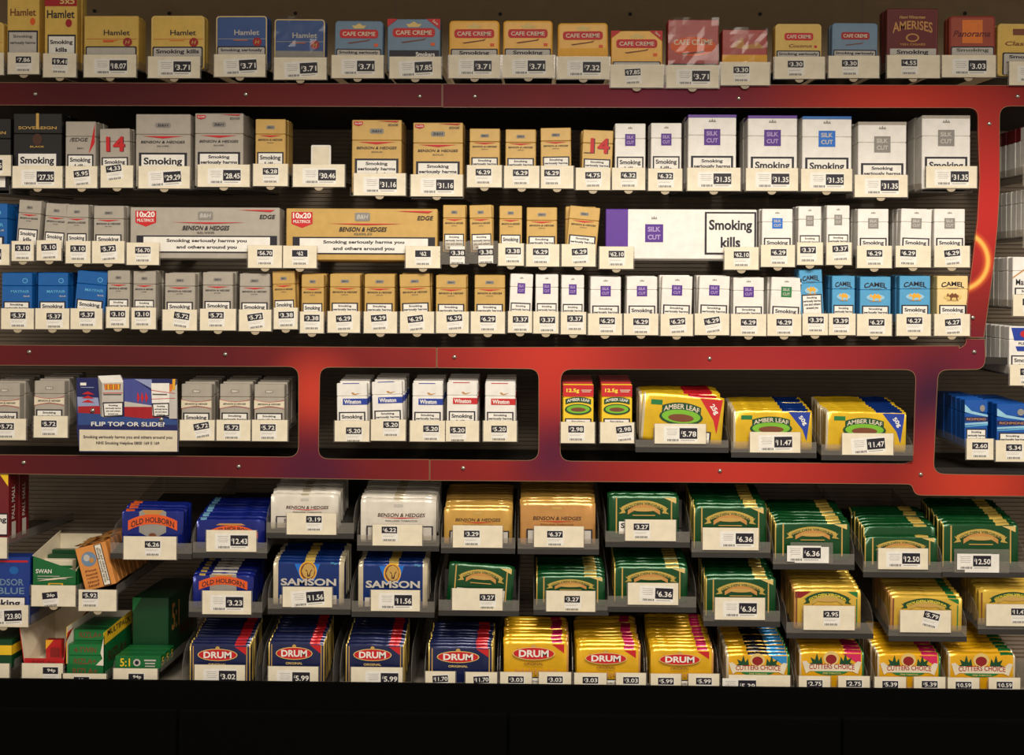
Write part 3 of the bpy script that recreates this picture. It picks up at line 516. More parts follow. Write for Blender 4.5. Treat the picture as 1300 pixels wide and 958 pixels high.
# ------------------------------------------------------------------ cigar tins on the top shelf
SH = 'on the top shelf'
def hamlet(c): return [('t', 'Hamlet', .6, .68, .48, .10, 'ink' if c != 'b' else 'lgrey'), ('r', .05, .555, .97, .562, 'red' if c != 'b' else 'lgrey'), ('e', .80, .50, .085, .085, 'crimson'), ('t', 'H', .80, .50, .07, .07, 'gold', .2), ('r', .35, .525, .62, .54, 'orange')]
def creme(lab='red'): return [('p', [(.35,.90),(.42,.90),(.5,.95),(.58,.90),(.65,.90),(.6,.84),(.4,.84)], 'goldlt'), ('p', rrect(.1, .64, .9, .82, .06), lab), ('t', 'CAFE CREME', .5, .73, .68, .085, 'cream'), ('p', [(.26,.545),(.66,.60),(.74,.63),(.70,.585),(.3,.525)], 'brown'), ('r', .82, .47, .90, .53, 'orange2')]
def corners(): return [('p', [(.74,1),(1,1),(1,.78)], 'red'), ('p', [(0,1),(.2,1),(0,.84)], 'red'), ('rot', "Save", .91, .93, .12, .05, 'cream', -38)]
TINW = [('p', rrect(.03, .02, .97, .42, .03), 'ink'), ('p', rrect(.055, .03, .945, .395, .025), 'lgrey')]
TIN = [ # front u0,u1,top, ticket, price, material, prints, description, style, tin height px, rim, options
 (-50,5,28,(-52,5,67,95),'7.86','tin_yellow',hamlet('y'),'pale yellow cigar tin cut off by the display edge',None,'goldlt'),
 (9.5,50,-28,(10,50,66.7,94),'7.86','tin_yellow',[('r',.2,.80,.85,.97,'red'),('t','10s',.52,.88,.5,.1,'goldlt'),('t','Hamlet',.5,.62,.8,.08,'brown'),('e',.8,.52,.08,.04,'orange2'),('r',.03,.02,.97,.42,'ink'),('r',.07,.03,.93,.40,'lgrey'),('t','Smoking',.5,.35,.6,.04,'dgrey'),('t','seriously harms',.5,.28,.8,.04,'dgrey')],'tall yellow cigar carton marked 10s','S',None),
 (57,98,-26,(55,97,68,98),'19.41','tin_yellow',[('r',0,.70,1,.97,'crimson'),('t','5x5',.7,.76,.45,.07,'goldlt'),('t','Hamlet',.5,.61,.85,.09,'ink'),('e',.75,.51,.1,.045,'crimson'),('r',.1,.02,.97,.38,'ink'),('r',.14,.03,.93,.36,'white'),('t','Smoking',.53,.29,.7,.06,'ink'),('t','kills',.53,.21,.35,.05,'ink')],'tall yellow cigar carton with crimson 5x5 top','S',None),
 (107,176,20,(106.6,173,69.5,98),'18.07','tin_yellow',hamlet('y')+TINW+[('r',.35,.50,.55,.53,'orange2')],'shrink wrapped yellow cigar carton',None,None),
 (192,260,19.6,(188,254,71.7,99),'3.71','tin_yellow',hamlet('y')+TINW+[('t','Smoking kills',.5,.32,.8,.1,'ink')],'yellow cigar tin with red seal',None,'goldlt'),
 (274,340,19.6,(272,337,69,97.5),'3.71','tin_blue',hamlet('b')+TINW+[('t','Smoking seriously',.5,.34,.8,.07,'ink')],'blue cigar tin with yellow rim beside the yellow tin',None,'goldlt'),
 (347.6,413,23.7,(348,414.6,73,101),'3.71','tin_blue',hamlet('b')+[('r',.04,.1,.96,.38,'grey')],'shrink wrapped blue cigar tin with yellow rim',None,'goldlt'),
 (425,486,26.4,(421,487,70,99),'3.71','tin_grey',creme()+TINW+[('t','Smoking seriously',.5,.34,.82,.075,'ink')],'grey blue cigar tin with red name plate',None,'slate'),
 (492,559,24,(494.5,560,72,99.5),'17.85','tin_grey',creme()+corners()+[('r',.04,.02,.98,.38,'ink'),('t','Smokers',.72,.30,.36,.09,'white')],'grey blue cigar carton with red corners',None,None),
 (570.6,634,26,(570,635,70,99),'3.71','tin_amber',creme()+TINW+[('t','Smoking',.5,.325,.6,.1,'ink')],'amber cigar tin beside the red cornered grey carton',None,'amber'),
 (639,701.6,26,(638,703.6,70,98.5),'3.71','tin_amber',creme()+TINW+[('t','Smoking',.5,.325,.6,.1,'ink')],'amber cigar tin standing between two other amber tins',None,'amber'),
 (708.7,772,29,(707.7,773.7,72,100),'7.32','tin_amber',creme()+[('r',0,.0,1,.46,'amber')],'amber cigar tin without a warning panel',None,'amber'),
 (776,841,39,(775,842,82,111),'17.85','tin_amber',creme()+corners()+[('p',rrect(.03,.02,.97,.36,.03),'ink'),('p',rrect(.055,.03,.945,.34,.025),'lgrey')],'amber cigar carton with red corners','S',None),
 (848,912.5,24.8,(846,912.5,83,111.5),'3.71','tin_red',[('e',.5,.55,.45,.16,'orange2'),('t','CAFE CREME',.5,.62,.76,.09,'cream'),('p',[(.25,.43),(.68,.47),(.74,.50),(.7,.45),(.3,.41)],'dbrown'),('p',rrect(.03,.02,.97,.26,.03),'ink'),('p',rrect(.055,.03,.945,.24,.025),'lgrey'),('t','Smoking seriously',.5,.19,.82,.065,'ink')],'glossy red and orange cigar carton',None,None),
 (917,974,37.5,(915,977,79,108),'3.30','tin_red',[('r',0,.05,1,.46,'amber'),('p',[(.2,.62),(.45,.85),(.5,.66),(.8,.72),(.95,.6),(.5,.58)],'tan')],'small red and amber wrapped cigar carton','S',None),
 (984,1043,30,(983,1047,72,100),'3.30','tin_yellow',[('p',rrect(.2,.64,.82,.80,.05),'red'),('t','CAFE CREME',.51,.72,.52,.075,'cream'),('t','Coconut',.55,.52,.5,.07,'brown',.3),('r',.84,.48,.9,.53,'red')]+TINW+[('t','Smoking seriously',.5,.34,.84,.075,'ink')],'narrow yellow cigar tin with red name plate','S','goldlt'),
 (1056,1114,29,(1051.6,1116,71,99),'3.30','tin_grey',[('p',rrect(.2,.64,.82,.80,.05),'crimson'),('t','CAFE CREME',.51,.72,.52,.075,'cream'),('p',[(.3,.53),(.66,.57),(.7,.6),(.66,.55),(.3,.51)],'brown')]+TINW+[('t','Smoking seriously',.5,.34,.84,.075,'ink')],'narrow grey blue cigar tin with red name plate','S','slate'),
 (1126,1191,11,(1126,1193,70,99),'4.55','tin_dark',[('r',.04,.06,.96,.97,'maroon'),('t','Henri Winterman',.5,.86,.5,.05,'gold',.2),('a','AMERISES',.5,.68,.78,.14,.05,'tan',.3),('e',.5,.52,.13,.07,'tan'),('e',.5,.52,.10,.05,'maroon'),('t','TEN CIGARS',.5,.41,.5,.035,'tan'),('r',.06,.02,.96,.34,'lgrey'),('t','Smoking',.5,.275,.62,.09,'ink')],'tall dark maroon cigar carton with gold lettering','S',None),
 (1205.5,1264,20,(1195.6,1264,70,98),'3.03','tin_rust',[('r',.28,.48,.72,.92,'orange'),('t','Panorama',.5,.66,.8,.12,'maroon',.3)]+TINW+[('t','Smoking',.5,.34,.7,.08,'dgrey')],'rust red cigar tin with orange square',None,'dred'),
 (1266,1330,30,(1281,1345,78,108),'2.94','tin_yellow',[('r',.3,.78,.7,.9,'brown'),('t','Classic',.45,.62,.6,.08,'brown',.3),('p',rrect(.1,.02,.97,.45,.03),'ink'),('p',rrect(.13,.03,.945,.425,.025),'lgrey'),('t','Smoking',.53,.36,.6,.08,'ink'),('t','seriously harms you',.53,.26,.7,.06,'ink')],'pale yellow cigar tin beside the rust red tin',None,'goldlt')]
for u0, u1, vt, t, pr, m, prints, desc, style, rim in TIN:
    a = P(u0, vt, FY); b = P(u1, vt, FY); W = b.x-a.x; fl = P(u0, max(t[3]-11, 87), FY).z; H = a.z-fl; tall = rim is None; D = .022 if tall else .014
    root = empty('cigar_carton' if tall else 'cigar_tin', ((a.x+b.x)/2, FY, fl), (0, R(0 if tall else random.uniform(-.8, .8)), 0))
    mb = MB()
    if tall: mb.box(-W/2, W/2, 0, D, 0, H, m, .0012)
    else: mb.prism(rrect(-W/2, 0, W/2, H, .007, 5), 0, D, m, bevel=.0014)
    mb.build('body', root)
    if rim:
        mb = MB(); pr_ = rrect(-W/2+.0012, .0012, W/2-.0012, H-.0012, .006, 5); pi = rrect(-W/2+.0032, .0032, W/2-.0032, H-.0032, .0045, 5); n = len(pr_)
        mb.add([(x, -.0003, z) for x, z in pr_+pi], [(i, (i+1) % n, n+(i+1) % n, n+i) for i in range(n)], rim); mb.build('rim', root)
    mb = MB(); draw(mb, prints, W, H, -.0004); mb.build('front_print', root)
    if 'wrapped' in desc or 'glossy' in desc:
        mb = MB(); nx, nz = 7, 7
        mb.add([(-W/2+W*i/nx, -.0040-random.random()*.003, .002+(H+.001)*j/nz) for j in range(nz+1) for i in range(nx+1)], [(j*(nx+1)+i, j*(nx+1)+i+1, (j+1)*(nx+1)+i+1, (j+1)*(nx+1)+i) for j in range(nz) for i in range(nx)], 'cello'); mb.build('shrink_wrap', root)
    kind = 'cigar carton' if tall else 'cigar tin'
    tag(root, f'{desc} {SH}', kind, None)
    o = MB(); 
    if tall: o.box(-W/2, W/2, 0, D, 0, H, m, .0012)
    else: o.prism(rrect(-W/2, 0, W/2, H, .007, 5), 0, D, m, bevel=.0014)
    qn = o.build('cigar_carton' if tall else 'cigar_tin'); qn.location = root.location+Vector((random.uniform(-.001, .001), D+.001, (D+.001)*math.tan(SL)))
    tag(qn, f'spare {kind} behind the {desc}', kind)
    tray(*t, pr, fl-D*math.tan(SL)-.0006, W, (a.x+b.x)/2, SL, 'the '+desc, '', style or ('S' if t[1]-t[0] < 50 else 'L'), random.choice((0, 0, -3, 2)), bx=.42 if style == 'S' and t[1]-t[0] > 50 else None)
# ------------------------------------------------------------------ tobacco pouches
def gvp(y=False):
    rb, tx = ('f_band', 'dgreen') if not y else ('dgreen', 'lemon'); out = []
    if not y: out += [('r', .10, .12, .118, .93, 'gold'), ('r', .885, .12, .903, .93, 'gold'), ('p', [(.78,.93),(.96,.93),(.96,.80)], 'goldlt')]
    else: out += [('p', [(.02,.92),(.26,.92),(.10,.76),(.02,.76)], 'dred'), ('p', [(.80,.92),(.95,.92),(.95,.78)], 'green'), ('r', .03, .08, .05, .9, 'brown'), ('r', .93, .08, .945, .75, 'green')]
    out += sh([('p', [(.22,.60),(.15,.64),(.19,.56),(.14,.50),(.24,.52)], rb), ('p', [(.78,.60),(.85,.64),(.81,.56),(.86,.50),(.76,.52)], rb), ('p', arcband(.18, .82, .60, .11, .15), rb), ('p', arcband(.27, .73, .53, .10, .14), 'tan' if not y else 'f_band'), ('a', 'GOLDEN VIRGINIA', .5, .60, .56, .06, .135, tx), ('e', .5, .60, .17, .045, 'gold'), ('r', .34, .46, .66, .48, 'gold')], .12 if y else .06)
    return out
def drum(c): return [('p', [(.74,.92),(.93,.92),(.93,.74)], 'red')]+([('r', .05, .05, .065, .93, 'gold'), ('r', .935, .05, .95, .93, 'gold')] if c == 'n' else [('r', .2+.045*i, .70+.03*(i % 3), .22+.045*i, .84-.02*(i % 4), 'tan') for i in range(12)]+[('r', .18+.05*i, .30+.02*(i % 3), .205+.05*i, .42-.02*(i % 2), 'tan') for i in range(13)])+[('e', .46, .885, .035, .045, 'gold'), ('e', .46, .74, .33, .135, 'goldlt'), ('e', .46, .74, .315, .12, 'red'), ('t', 'DRUM', .46, .74, .46, .145, 'white'), ('t', 'ORIGINAL', .46, .53, .3, .05, 'goldlt' if c == 'n' else 'brown')]
def leaf(cx, sgn): return [('p', [(cx, .52), (cx+sgn*.02, .70), (cx+sgn*.06, .60), (cx+sgn*.09, .78), (cx+sgn*.12, .62), (cx+sgn*.19, .68), (cx+sgn*.16, .56), (cx+sgn*.22, .52)][::sgn], 'dgreen')]
def cutp(c): return [('p', [(.66,.93),(.95,.93),(.95,.66)], c)]+sh(leaf(.36, -1)+leaf(.62, 1)+[('e', .49, .66, .12, .17, 'goldlt'), ('e', .49, .64, .085, .11, 'dred'), ('e', .49, .37, .26, .10, 'green'), ('p', [(.10,.60),(.16,.52),(.84,.52),(.90,.60),(.96,.58),(.90,.30),(.82,.36),(.16,.36),(.10,.30),(.04,.58)], 'cream'), ('a', 'CUTTERS CHOICE', .5, .455, .70, .12, .02, 'crimson'), ('t', 'FINE TOBACCO', .5, .315, .28, .035, 'goldlt')], .16)
def alp(c, g): return [('p', [(.70,.93),(.98,.93),(.93,.22),(.88,.50)], c), ('rot', g, .88, .72, .13, .13, 'white', -52), ('r', .10, .74, .24, .84, 'green')]+sh([('p', arcband(.24, .72, .58, .15, .08), 'dgreen'), ('e', .48, .44, .27, .17, 'dgreen'), ('e', .48, .45, .24, .14, 'lime'), ('e', .48, .42, .16, .08, 'brown'), ('a', 'AMBER LEAF', .48, .585, .44, .10, .07, 'cream')], .08)
def oldh(): return [('p', [(.28,.80),(.34,.88),(.66,.88),(.72,.80),(.72,.30),(.5,.12),(.28,.30)], 'grey'), ('p', [(.33,.84),(.67,.84),(.60,.70),(.40,.70)], 'tan'), ('p', arcband(.10, .90, .46, .24, .16), 'orange2'), ('a', 'OLD HOLBORN', .5, .475, .70, .13, .13, 'ink', .2), ('e', .5, .22, .06, .06, 'brown')]
def sh(pr, d):
    out = []
    for p in pr:
        p = list(p)
        if p[0] == 'r': p[2] += d; p[4] += d
        elif p[0] in ('t', 'a', 'rot'): p[3] += d
        elif p[0] == 'e': p[2] += d
        elif p[0] == 'p': p[1] = [(x, min(.985, z+d)) for x, z in p[1]]
        out.append(tuple(p))
    return out
PT = { # base, bands over the top, full-height edge strips, print, description, warning strip
 'oh1': ('f_blue', [(.06,.20,'f_orange')], [], sh(oldh(), .14), 'blue tobacco pouch with orange arched label', None),
 'oh2': ('f_blue', [(.05,.14,'f_lblue')], [], sh([('p', arcband(.14, .90, .18, .20, .22), 'orange2'), ('a', 'OLD HOLBORN', .52, .20, .64, .12, .2, 'ink', .2), ('p', [(.28,.50),(.34,.56),(.66,.56),(.72,.50)], 'tan')], .27), 'blue tobacco pouch with pale blue tab', None),
 'oh3': ('f_blue', [(.10,.20,'f_band'),(.3,.7,'f_silver')], [], sh(oldh(), .20), 'blue tobacco pouch with silver crest', None),
 'bhs': ('f_silver', [(.44,.56,'f_edge')], [], [('p', rrect(.44,.80,.56,.87,.02), 'lgrey'), ('t', 'BENSON & HEDGES', .54, .62, .62, .085, 'dbrown', .2), ('p', [(.25,.565),(.82,.565),(.54,.54)], 'red'), ('t', 'ROLLING TOBACCO', .54, .49, .42, .035, 'dgrey')], 'pale silver tobacco pouch', 'b'),
 'bhg': ('f_gold', [], [], [('p', rrect(.44,.80,.56,.87,.02), 'gold'), ('t', 'BENSON & HEDGES', .5, .66, .66, .085, 'dbrown', .2), ('p', [(.25,.60),(.78,.60),(.5,.57)], 'red'), ('t', 'ROLLING TOBACCO', .5, .52, .44, .035, 'brown')], 'gold tobacco pouch', 'b'),
 'bhg2': ('f_gold2', [(0,1,'f_gold')], [], [('p', rrect(.42,.82,.55,.88,.02), 'gold'), ('t', 'BENSON & HEDGES', .49, .62, .64, .085, 'dbrown', .2), ('p', [(.25,.555),(.76,.555),(.49,.53)], 'red'), ('t', 'ROLLING TOBACCO', .49, .48, .44, .035, 'brown')], 'copper gold tobacco pouch', 'b'),
 'sam': ('f_samson', [(.44,.58,'f_band')], [(0,.07,'f_edge'),(.93,1,'f_edge')], [('p', [(.30,.93),(.66,.93),(.58,.55),(.40,.55)], 'scblue')]+sh([('e', .49, .62, .125, .22, 'amber'), ('e', .49, .62, .105, .19, 'brown'), ('p', [(.40,.62),(.44,.76),(.50,.80),(.55,.76),(.59,.66),(.57,.52),(.52,.46),(.47,.46),(.43,.52)], 'gold'), ('p', [(.45,.66),(.48,.64),(.50,.52),(.53,.64),(.56,.67),(.53,.60),(.52,.50),(.48,.50),(.48,.60)], 'dbrown'), ('p', [(.46,.48),(.49,.45),(.52,.48),(.49,.42)], 'dbrown'), ('t', '50ge', .86, .80, .10, .06, 'lblue'), ('t', 'SAMSON', .5, .38, .78, .16, 'lgrey')], .145), 'blue tobacco pouch with gold lion disc', 'c'),
 'gv': ('f_green', [(.70,.88,'f_band')], [(.0,.015,'f_band')], gvp(), 'green tobacco pouch with gold arched label', None),
 'gvw': ('f_green', [], [], gvp(), 'flat green tobacco pouch with smoking warning', 'g'),
 'gvy': ('f_gvy', [], [(.0,.03,'f_gold2')], gvp(True), 'yellow tobacco pouch with green arched label', None),
 'gvy2': ('f_gvy', [(.80,.92,'f_cgreen')], [(.0,.03,'f_gold2')], gvp(True)[1:], 'yellow tobacco pouch with green corner tab', None),
 'gvy3': ('f_gvy', [], [], gvp(True)[2:], 'plain yellow tobacco pouch', 'g2'),
 'drn': ('f_navy', [(.74,.92,'f_red')], [(.0,.02,'f_band'),(.98,1,'f_band')], drum('n'), 'navy tobacco pouch with red oval', None),
 'dry': ('f_yellow', [(.74,.90,'f_pink')], [(.97,1,'f_gold2')], drum('y'), 'yellow tobacco pouch with red oval', 'b2'),
 'cutb': ('f_cut', [(.66,.95,'f_cblue'),(.34,.66,'f_black')], [(0,.04,'f_edge'),(.96,1,'f_cgreen')], cutp('cblue'), 'yellow tobacco pouch with blue corner and cream ribbon', None),
 'cutr': ('f_cut', [(.70,.96,'f_pink')], [(0,.03,'f_edge'),(.97,1,'f_cgreen')], cutp('pink'), 'yellow tobacco pouch with pink corner and cream ribbon', None),
 'cutg': ('f_cut', [(.78,.97,'f_cgreen')], [(0,.03,'f_edge'),(.97,1,'f_edge')], cutp('green')[1:], 'yellow tobacco pouch with green corner and cream ribbon', None),
 'al25': ('f_amber', [(.55,.9,'f_red')], [(0,.03,'f_edge')], alp('red', '25g'), 'yellow 25g tobacco pouch with red corner', 'b2'),
 'al50': ('f_amber', [(.62,.95,'f_samson')], [(0,.03,'f_edge')], alp('royal', '50g'), 'yellow 50g tobacco pouch with blue corner', None)}
PM = {}
PS = dict(oh1='orange tab pouch', oh2='pale tab pouch', oh3='crested blue pouch', bhs='silver pouch', bhg='gold pouch', bhg2='copper pouch', sam='lion pouch', gv='green pouch', gvw='flat green pouch', gvy='yellow arch pouch', gvy2='yellow green-tab pouch', gvy3='plain yellow pouch', drn='navy pouch', dry='yellow oval pouch', cutb='blue cornered pouch', cutr='pink cornered pouch', cutg='green cornered pouch', al25='red 25g pouch', al50='blue 50g pouch')
def pouch_meshes(ty, W, H, t):
    key = (ty, round(W*500), round(H*500), round(t*1000))
    if key in PM: return PM[key]
    base, bands, edges, prints, desc, warn = PT[ty]; rnd = random.Random(hash(ty) % 1000 if False else len(ty)*7+round(W*1000))
    prof = [(.12*t,0,0), (0,.08,0), (0,.45,0), (0,.90,0), (.06*t,.945,1), (.22*t,.98,1), (.48*t,1.0,1), (.76*t,.985,1), (.95*t,.94,1), (t,.86,2), (t*1.0,.45,2), (t*.98,.1,2), (.85*t,0,2)]
    xs = sorted(set([i/12 for i in range(13)]+[v for b in bands+edges for v in b[:2]])); xs = [x for i, x in enumerate(xs) if i == 0 or x-xs[i-1] > .004]; xs[-1] = 1.0
    vs = []; n = len(prof)
    for x in xs:
        e = min(x, 1-x); tp = 1 if e > .07 else .55+.45*e/.07; dz = 0 if e > .05 else -.0025*(1-e/.05)
        for k, (y, z, top) in enumerate(prof):
            yy = t/2+(y-t/2)*tp if top else y+(1-tp)*t*.2
            vs.append((-W/2+x*W, yy+(rnd.uniform(-.0005,.0005) if top else 0), max(0, z*H+(dz+rnd.uniform(-.0009,.0009) if top else 0))))
    m = MB()
    for i in range(len(xs)-1):
        c = (xs[i]+xs[i+1])/2
        for k in range(n):
            mm = base; k2 = (k+1) % n
            if prof[k][2] and k < 9:
                for b0, b1, bm_ in bands:
                    if b0 <= c <= b1: mm = bm_
            for b0, b1, bm_ in edges:
                if b0 <= c <= b1: mm = bm_
            m.add([vs[i*n+k], vs[(i+1)*n+k], vs[(i+1)*n+k2], vs[i*n+k2]], [(0,1,2,3)], mm)
    m.add(vs[:n], [tuple(range(n))[::-1]], base); m.add(vs[-n:], [tuple(range(n))], base)
    def weld(mb):
        o = mb.build('body'); me = o.data; bm = bmesh.new(); bm.from_mesh(me); bmesh.ops.remove_doubles(bm, verts=bm.verts, dist=1e-5)
        for f in bm.faces: f.smooth = len(f.verts) < 6
        bm.to_mesh(me); bm.free(); bpy.data.objects.remove(o); return me
    res = {'body': weld(m)}
    p = MB(); draw(p, prints, W, H, -.0004); o = p.build('front_print'); res['front_print'] = o.data; bpy.data.objects.remove(o)
    if warn:
        wp = {'b': [('r',.08,.04,.96,.38,'ink'),('r',.10,.06,.94,.35,'lgrey'),('t','Smoking kills',.5,.24,.6,.12,'ink')], 'b2': [('r',.16,-.02+.04,.86,.26,'ink'),('r',.18,.03,.84,.235,'white'),('t','Smoking seriously harms you',.5,.17,.6,.06,'dgrey')], 'c': [('r',.10,.04,.90,.24,'lgrey'),('t','Smoking kills',.42,.14,.5,.13,'ink')],
              'g': [('r',.14,.10,.88,.40,'ink'),('r',.145,.11,.875,.39,'white'),('t','Smoking kills',.5,.28,.66,.15,'ink')], 'g2': [('r',.16,.16,.9,.42,'lgrey'),('t','Smoking kills',.4,.30,.5,.13,'dgrey')]}[warn]
        p = MB(); draw(p, wp, W, H, -.0040 if False else -.0036); o = p.build('warning_label'); res['warning_label'] = o.data; bpy.data.objects.remove(o)
    PM[key] = res; return res
def pouch_tray(x0, x1, fz, slope, t_list, price, hold, where, side_h, H, style=None, rot=0, bx=None, bz=None, cc=False, lip=.020, pusher=None):
    u0, u1, v0, v1 = t_list[0]; a = P(u0, v1, TY); b = P(u1, v0, TY)
    root = empty('price_tray', ((a.x+b.x)/2, TY, a.z)); ox, oz = root.location.x, root.location.z
    ticket_parts(root, b.x-a.x, b.z-a.z, price, style or 'L', rot, bx, bz, cc, False)
    for tt in t_list[1:]:
        a2 = P(tt[0], tt[3], TY); b2 = P(tt[1], tt[2], TY); sub = MB()
        w2 = b2.x-a2.x; h2 = b2.z-a2.z; xo = (a2.x+b2.x)/2-ox; zo = a2.z-oz
        mk = ticket_parts(root, w2, h2, price, style or 'L', rot, bx, bz, cc, False)
        for ch in mk: ch.location = (xo, 0, zo)
    L = BY-TY-.002; tn = math.tan(slope); y0 = .003; g = lambda y: fz-oz+(y-(FY-TY))*tn
    xa, xb = x0-ox, x1-ox
    m = MB(); m.add([(x, y, g(y)-d) for d in (0, .0016) for x, y in ((xa,y0),(xb,y0),(xb,L),(xa,L))], [(0,1,2,3),(7,6,5,4),(0,4,5,1),(1,5,6,2),(2,6,7,3),(3,7,4,0)], 'tray_grey'); m.build('tray_floor', root)
    for x in (xa, xb):
        s_ = MB(); pts = [(y0, g(y0)-.0016), (L, g(L)-.0016), (L, g(L)+side_h), (y0+.030, g(y0+.03)+side_h), (y0+.012, g(y0)+side_h*.92), (y0, g(y0)+side_h*.62)]; n = len(pts)
        s_.add([(xx, y, z) for xx in (x-.0006, x+.0006) for y, z in pts], [tuple(range(n)), tuple(range(2*n-1, n-1, -1))]+[(i, (i+1) % n, n+(i+1) % n, n+i) for i in range(n)], 'clear'); s_.build('side_wall', root)
    f = MB(); f.box(xa-.0006, xb+.0006, .0015, .0030, g(y0)-.008, g(y0)+lip, 'clear_lip'); f.build('front_lip', root)
    f = MB(); f.box(xa-.0006, xb+.0006, .0008, .0030, g(y0)-.009, g(y0)+.0005, 'tray_grey'); f.build('front_rail', root)
    if pusher:
        f = MB(); y = pusher-TY; f.box(xa+.006, xb-.006, y, y+.002, g(y)+.001, g(y)+.055, 'tray_grey', .0006); f.build('pusher', root)
    lb = f'{"skewed " if abs(rot) >= 4 else ""}{"twin-ticket " if len(t_list) > 1 else ""}£{price} tray for {hold} {where}'
    tag(root, lb, 'price tray', lb); return root
def pouches(ty, u0, u1, vt, t, price, n, Hpx, where, t_th=.0125, tilt=0, rot=0, style=None, bx=None, bz=None, cc=False, slope=SLP, side=.045, pad=(3, 4), lip=.020, lab=None, low=0, lx=''):
    a = P(u0, vt, FY); b = P(u1, vt, FY); W = b.x-a.x; H = Hpx*PX; ms = pouch_meshes(ty, W, H, t_th)
    desc = lab or PT[ty][4]
    loc = Vector(((a.x+b.x)/2, FY, a.z-H)); fz = loc.z-t_th*math.tan(slope)-.001-W/2*math.sin(abs(R(tilt)))
    if not isinstance(t, list): t = [t]
    ptr = pouch_tray(P(u0-pad[0], vt, FY).x, P(u1+pad[1], vt, FY).x, fz, slope, t, price, PS[ty]+'es', where, side, H, style, rot, bx, bz, cc, lip, FY+n*(t_th+.002)+.03 if n <= 2 else None)
    root = empty('tobacco_pouch', loc, (0, R(tilt), 0)); tag(root, f'{desc} at £{price} {where}', 'tobacco pouch', f'front {desc} {where}'); QL = []; FRONTS.setdefault(where, []).append((root, ptr, PS[ty], price, PS[ty], QL))
    for k in ms: inst(k, ms[k], root)
    for k in range(1, n):
        y = k*(t_th+.0006); o = inst('tobacco_pouch', ms['body']); fade = min(1, k/2)
        o.location = (loc.x+random.uniform(-.0015,.0015), loc.y+y, loc.z+low+y*math.tan(slope)+random.uniform(0,.0015)); o.rotation_euler = (0, R(random.uniform(-.8,.8)), R(random.uniform(-.4,.4)))
        tag(o, f'{PS[ty]} queued in the £{price} tray {where}', 'tobacco pouch', f'queued {desc} {where}'); QL.append(o)
# right lower window
pouches('al25', 813, 916, 499, (831,896,538,562.7), '5.78', 8, 62, WR, tilt=4, t_th=.011, slope=R(8), lip=.014, side=.03, pad=(6,8))
pouches('al50', 931, 1031, 518.5, (952,1016,548.5,574), '11.47', 8, 52, WR, slope=R(10), side=.03, rot=-1)
pouches('al50', 1048, 1150, 520, (1069,1134,550,577), '11.47', 9, 53, WR, tilt=1, slope=R(10), side=.03, rot=-5, pad=(6,7))
T1 = 'on upper pouch tier'; T2 = 'on middle pouch tier'; T3 = 'on base deck'
pouches('oh1', 155, 233, 646, (157,224,681,709.6), '6.26', 4, 52, T1, style='S', bx=.55, pad=(12,12))
pouches('oh2', 250, 336, 657, (262,325.5,673,699.6), '12.43', 9, 40, T1)
pouches('bhs', 344, 430, 626, (364,427,651.5,678), '3.19', 9, 46, T1, style='S', bx=.55, bz=.72, pad=(4,20))
pouches('bhs', 458, 554, 632, (473,536,666,692), '6.22', 9, 56, T1, style='S', bx=.34, bz=.75, lx=' above the lion pouches')
pouches('bhg', 564, 650, 643, (575,638,667,694.5), '3.29', 10, 48, T1, style='S', bx=.38, bz=.62)
pouches('bhg2', 661, 756, 636, (678,741,668,694), '6.37', 10, 56, T1, style='S', bx=.42, bz=.62)
pouches('gvw', 773, 862, 627, (793.7,858,659.6,686), '3.27', 2, 56, T1, style='S', bx=.32, bz=.66, pad=(4,13))
pouches('gv', 881, 973, 640, (892,963,670,697.5), '6.36', 9, 56, T1, bx=.75)
pouches('gv', 984, 1079, 661, (1005,1056,689,714), '6.36', 9, 50, T1, cc=True)
pouches('gv', 1098, 1190, 679, (1114.7,1178,696,722), '12.50', 9, 42, T1, low=.014, lx=' beside the post corner')
pouches('gv', 1197, 1293, 662.7, (1213,1280,697.5,726), '12.50', 10, 58, T1, cc=True, pad=(3,8))
pouches('oh3', 245, 322, 728, (257,319,750,779), '3.23', 8, 44, T2, bx=.66, pad=(3,12))
pouches('sam', 347, 437, 711, (359,421.6,745,770), '11.56', 7, 57, T2, rot=-5, pad=(5,9))
pouches('sam', 455, 543, 713.5, (471,533,749,775), '11.56', 7, 58, T2, pad=(7,9))
pouches('gvw', 567, 650, 715, (574,638,747,774), '3.27', 1, 52, T2, tilt=4, style='S', bx=.7, bz=.6, pad=(9,9))
pouches('gv', 681, 768, 729, (693.5,755.6,750,775.6), '3.27', 7, 40, T2, style='S', bx=.53, bz=.6)
pouches('gv', 780, 873, 717, (797,861,740,767), '6.36', 8, 48, T2, rot=2, bx=.72, pad=(8,10))
pouches('gv', 896, 985, 731, (907.5,971,758.6,786), '6.36', 8, 52, T2)
pouches('gvy', 1008, 1093, 746, (1020,1085,769,799), '2.95', 9, 52, T2, style='S', bx=.54, bz=.66, pad=(10,14))
pouches('gvy2', 1130, 1221, 755, (1142.6,1207,774.7,802), '5.79', 9, 46, T2, style='S', bx=.62, bz=.76, rot=14, tilt=1)
pouches('gvy3', 1243, 1330, 747, (1252,1315,767,794), '11.47', 7, 46, T2, style='S', bx=.66, bz=.66)
pouches('drn', 241, 318, 815.5, (247,311,844,872), '3.02', 10, 58, T3, t_th=.0105, side=.075, pad=(8,8), bx=.66)
pouches('drn', 341, 412, 813, (340.5,404,846,874), '5.99', 10, 60, T3, t_th=.0105, side=.075, pad=(6,12), bx=.66, lx=' beside the £3.02 pouches')
pouches('drn', 439, 513, 815.5, (445.6,511,847,875), '5.99', 10, 58, T3, t_th=.0105, side=.075, pad=(6,10), bx=.75)
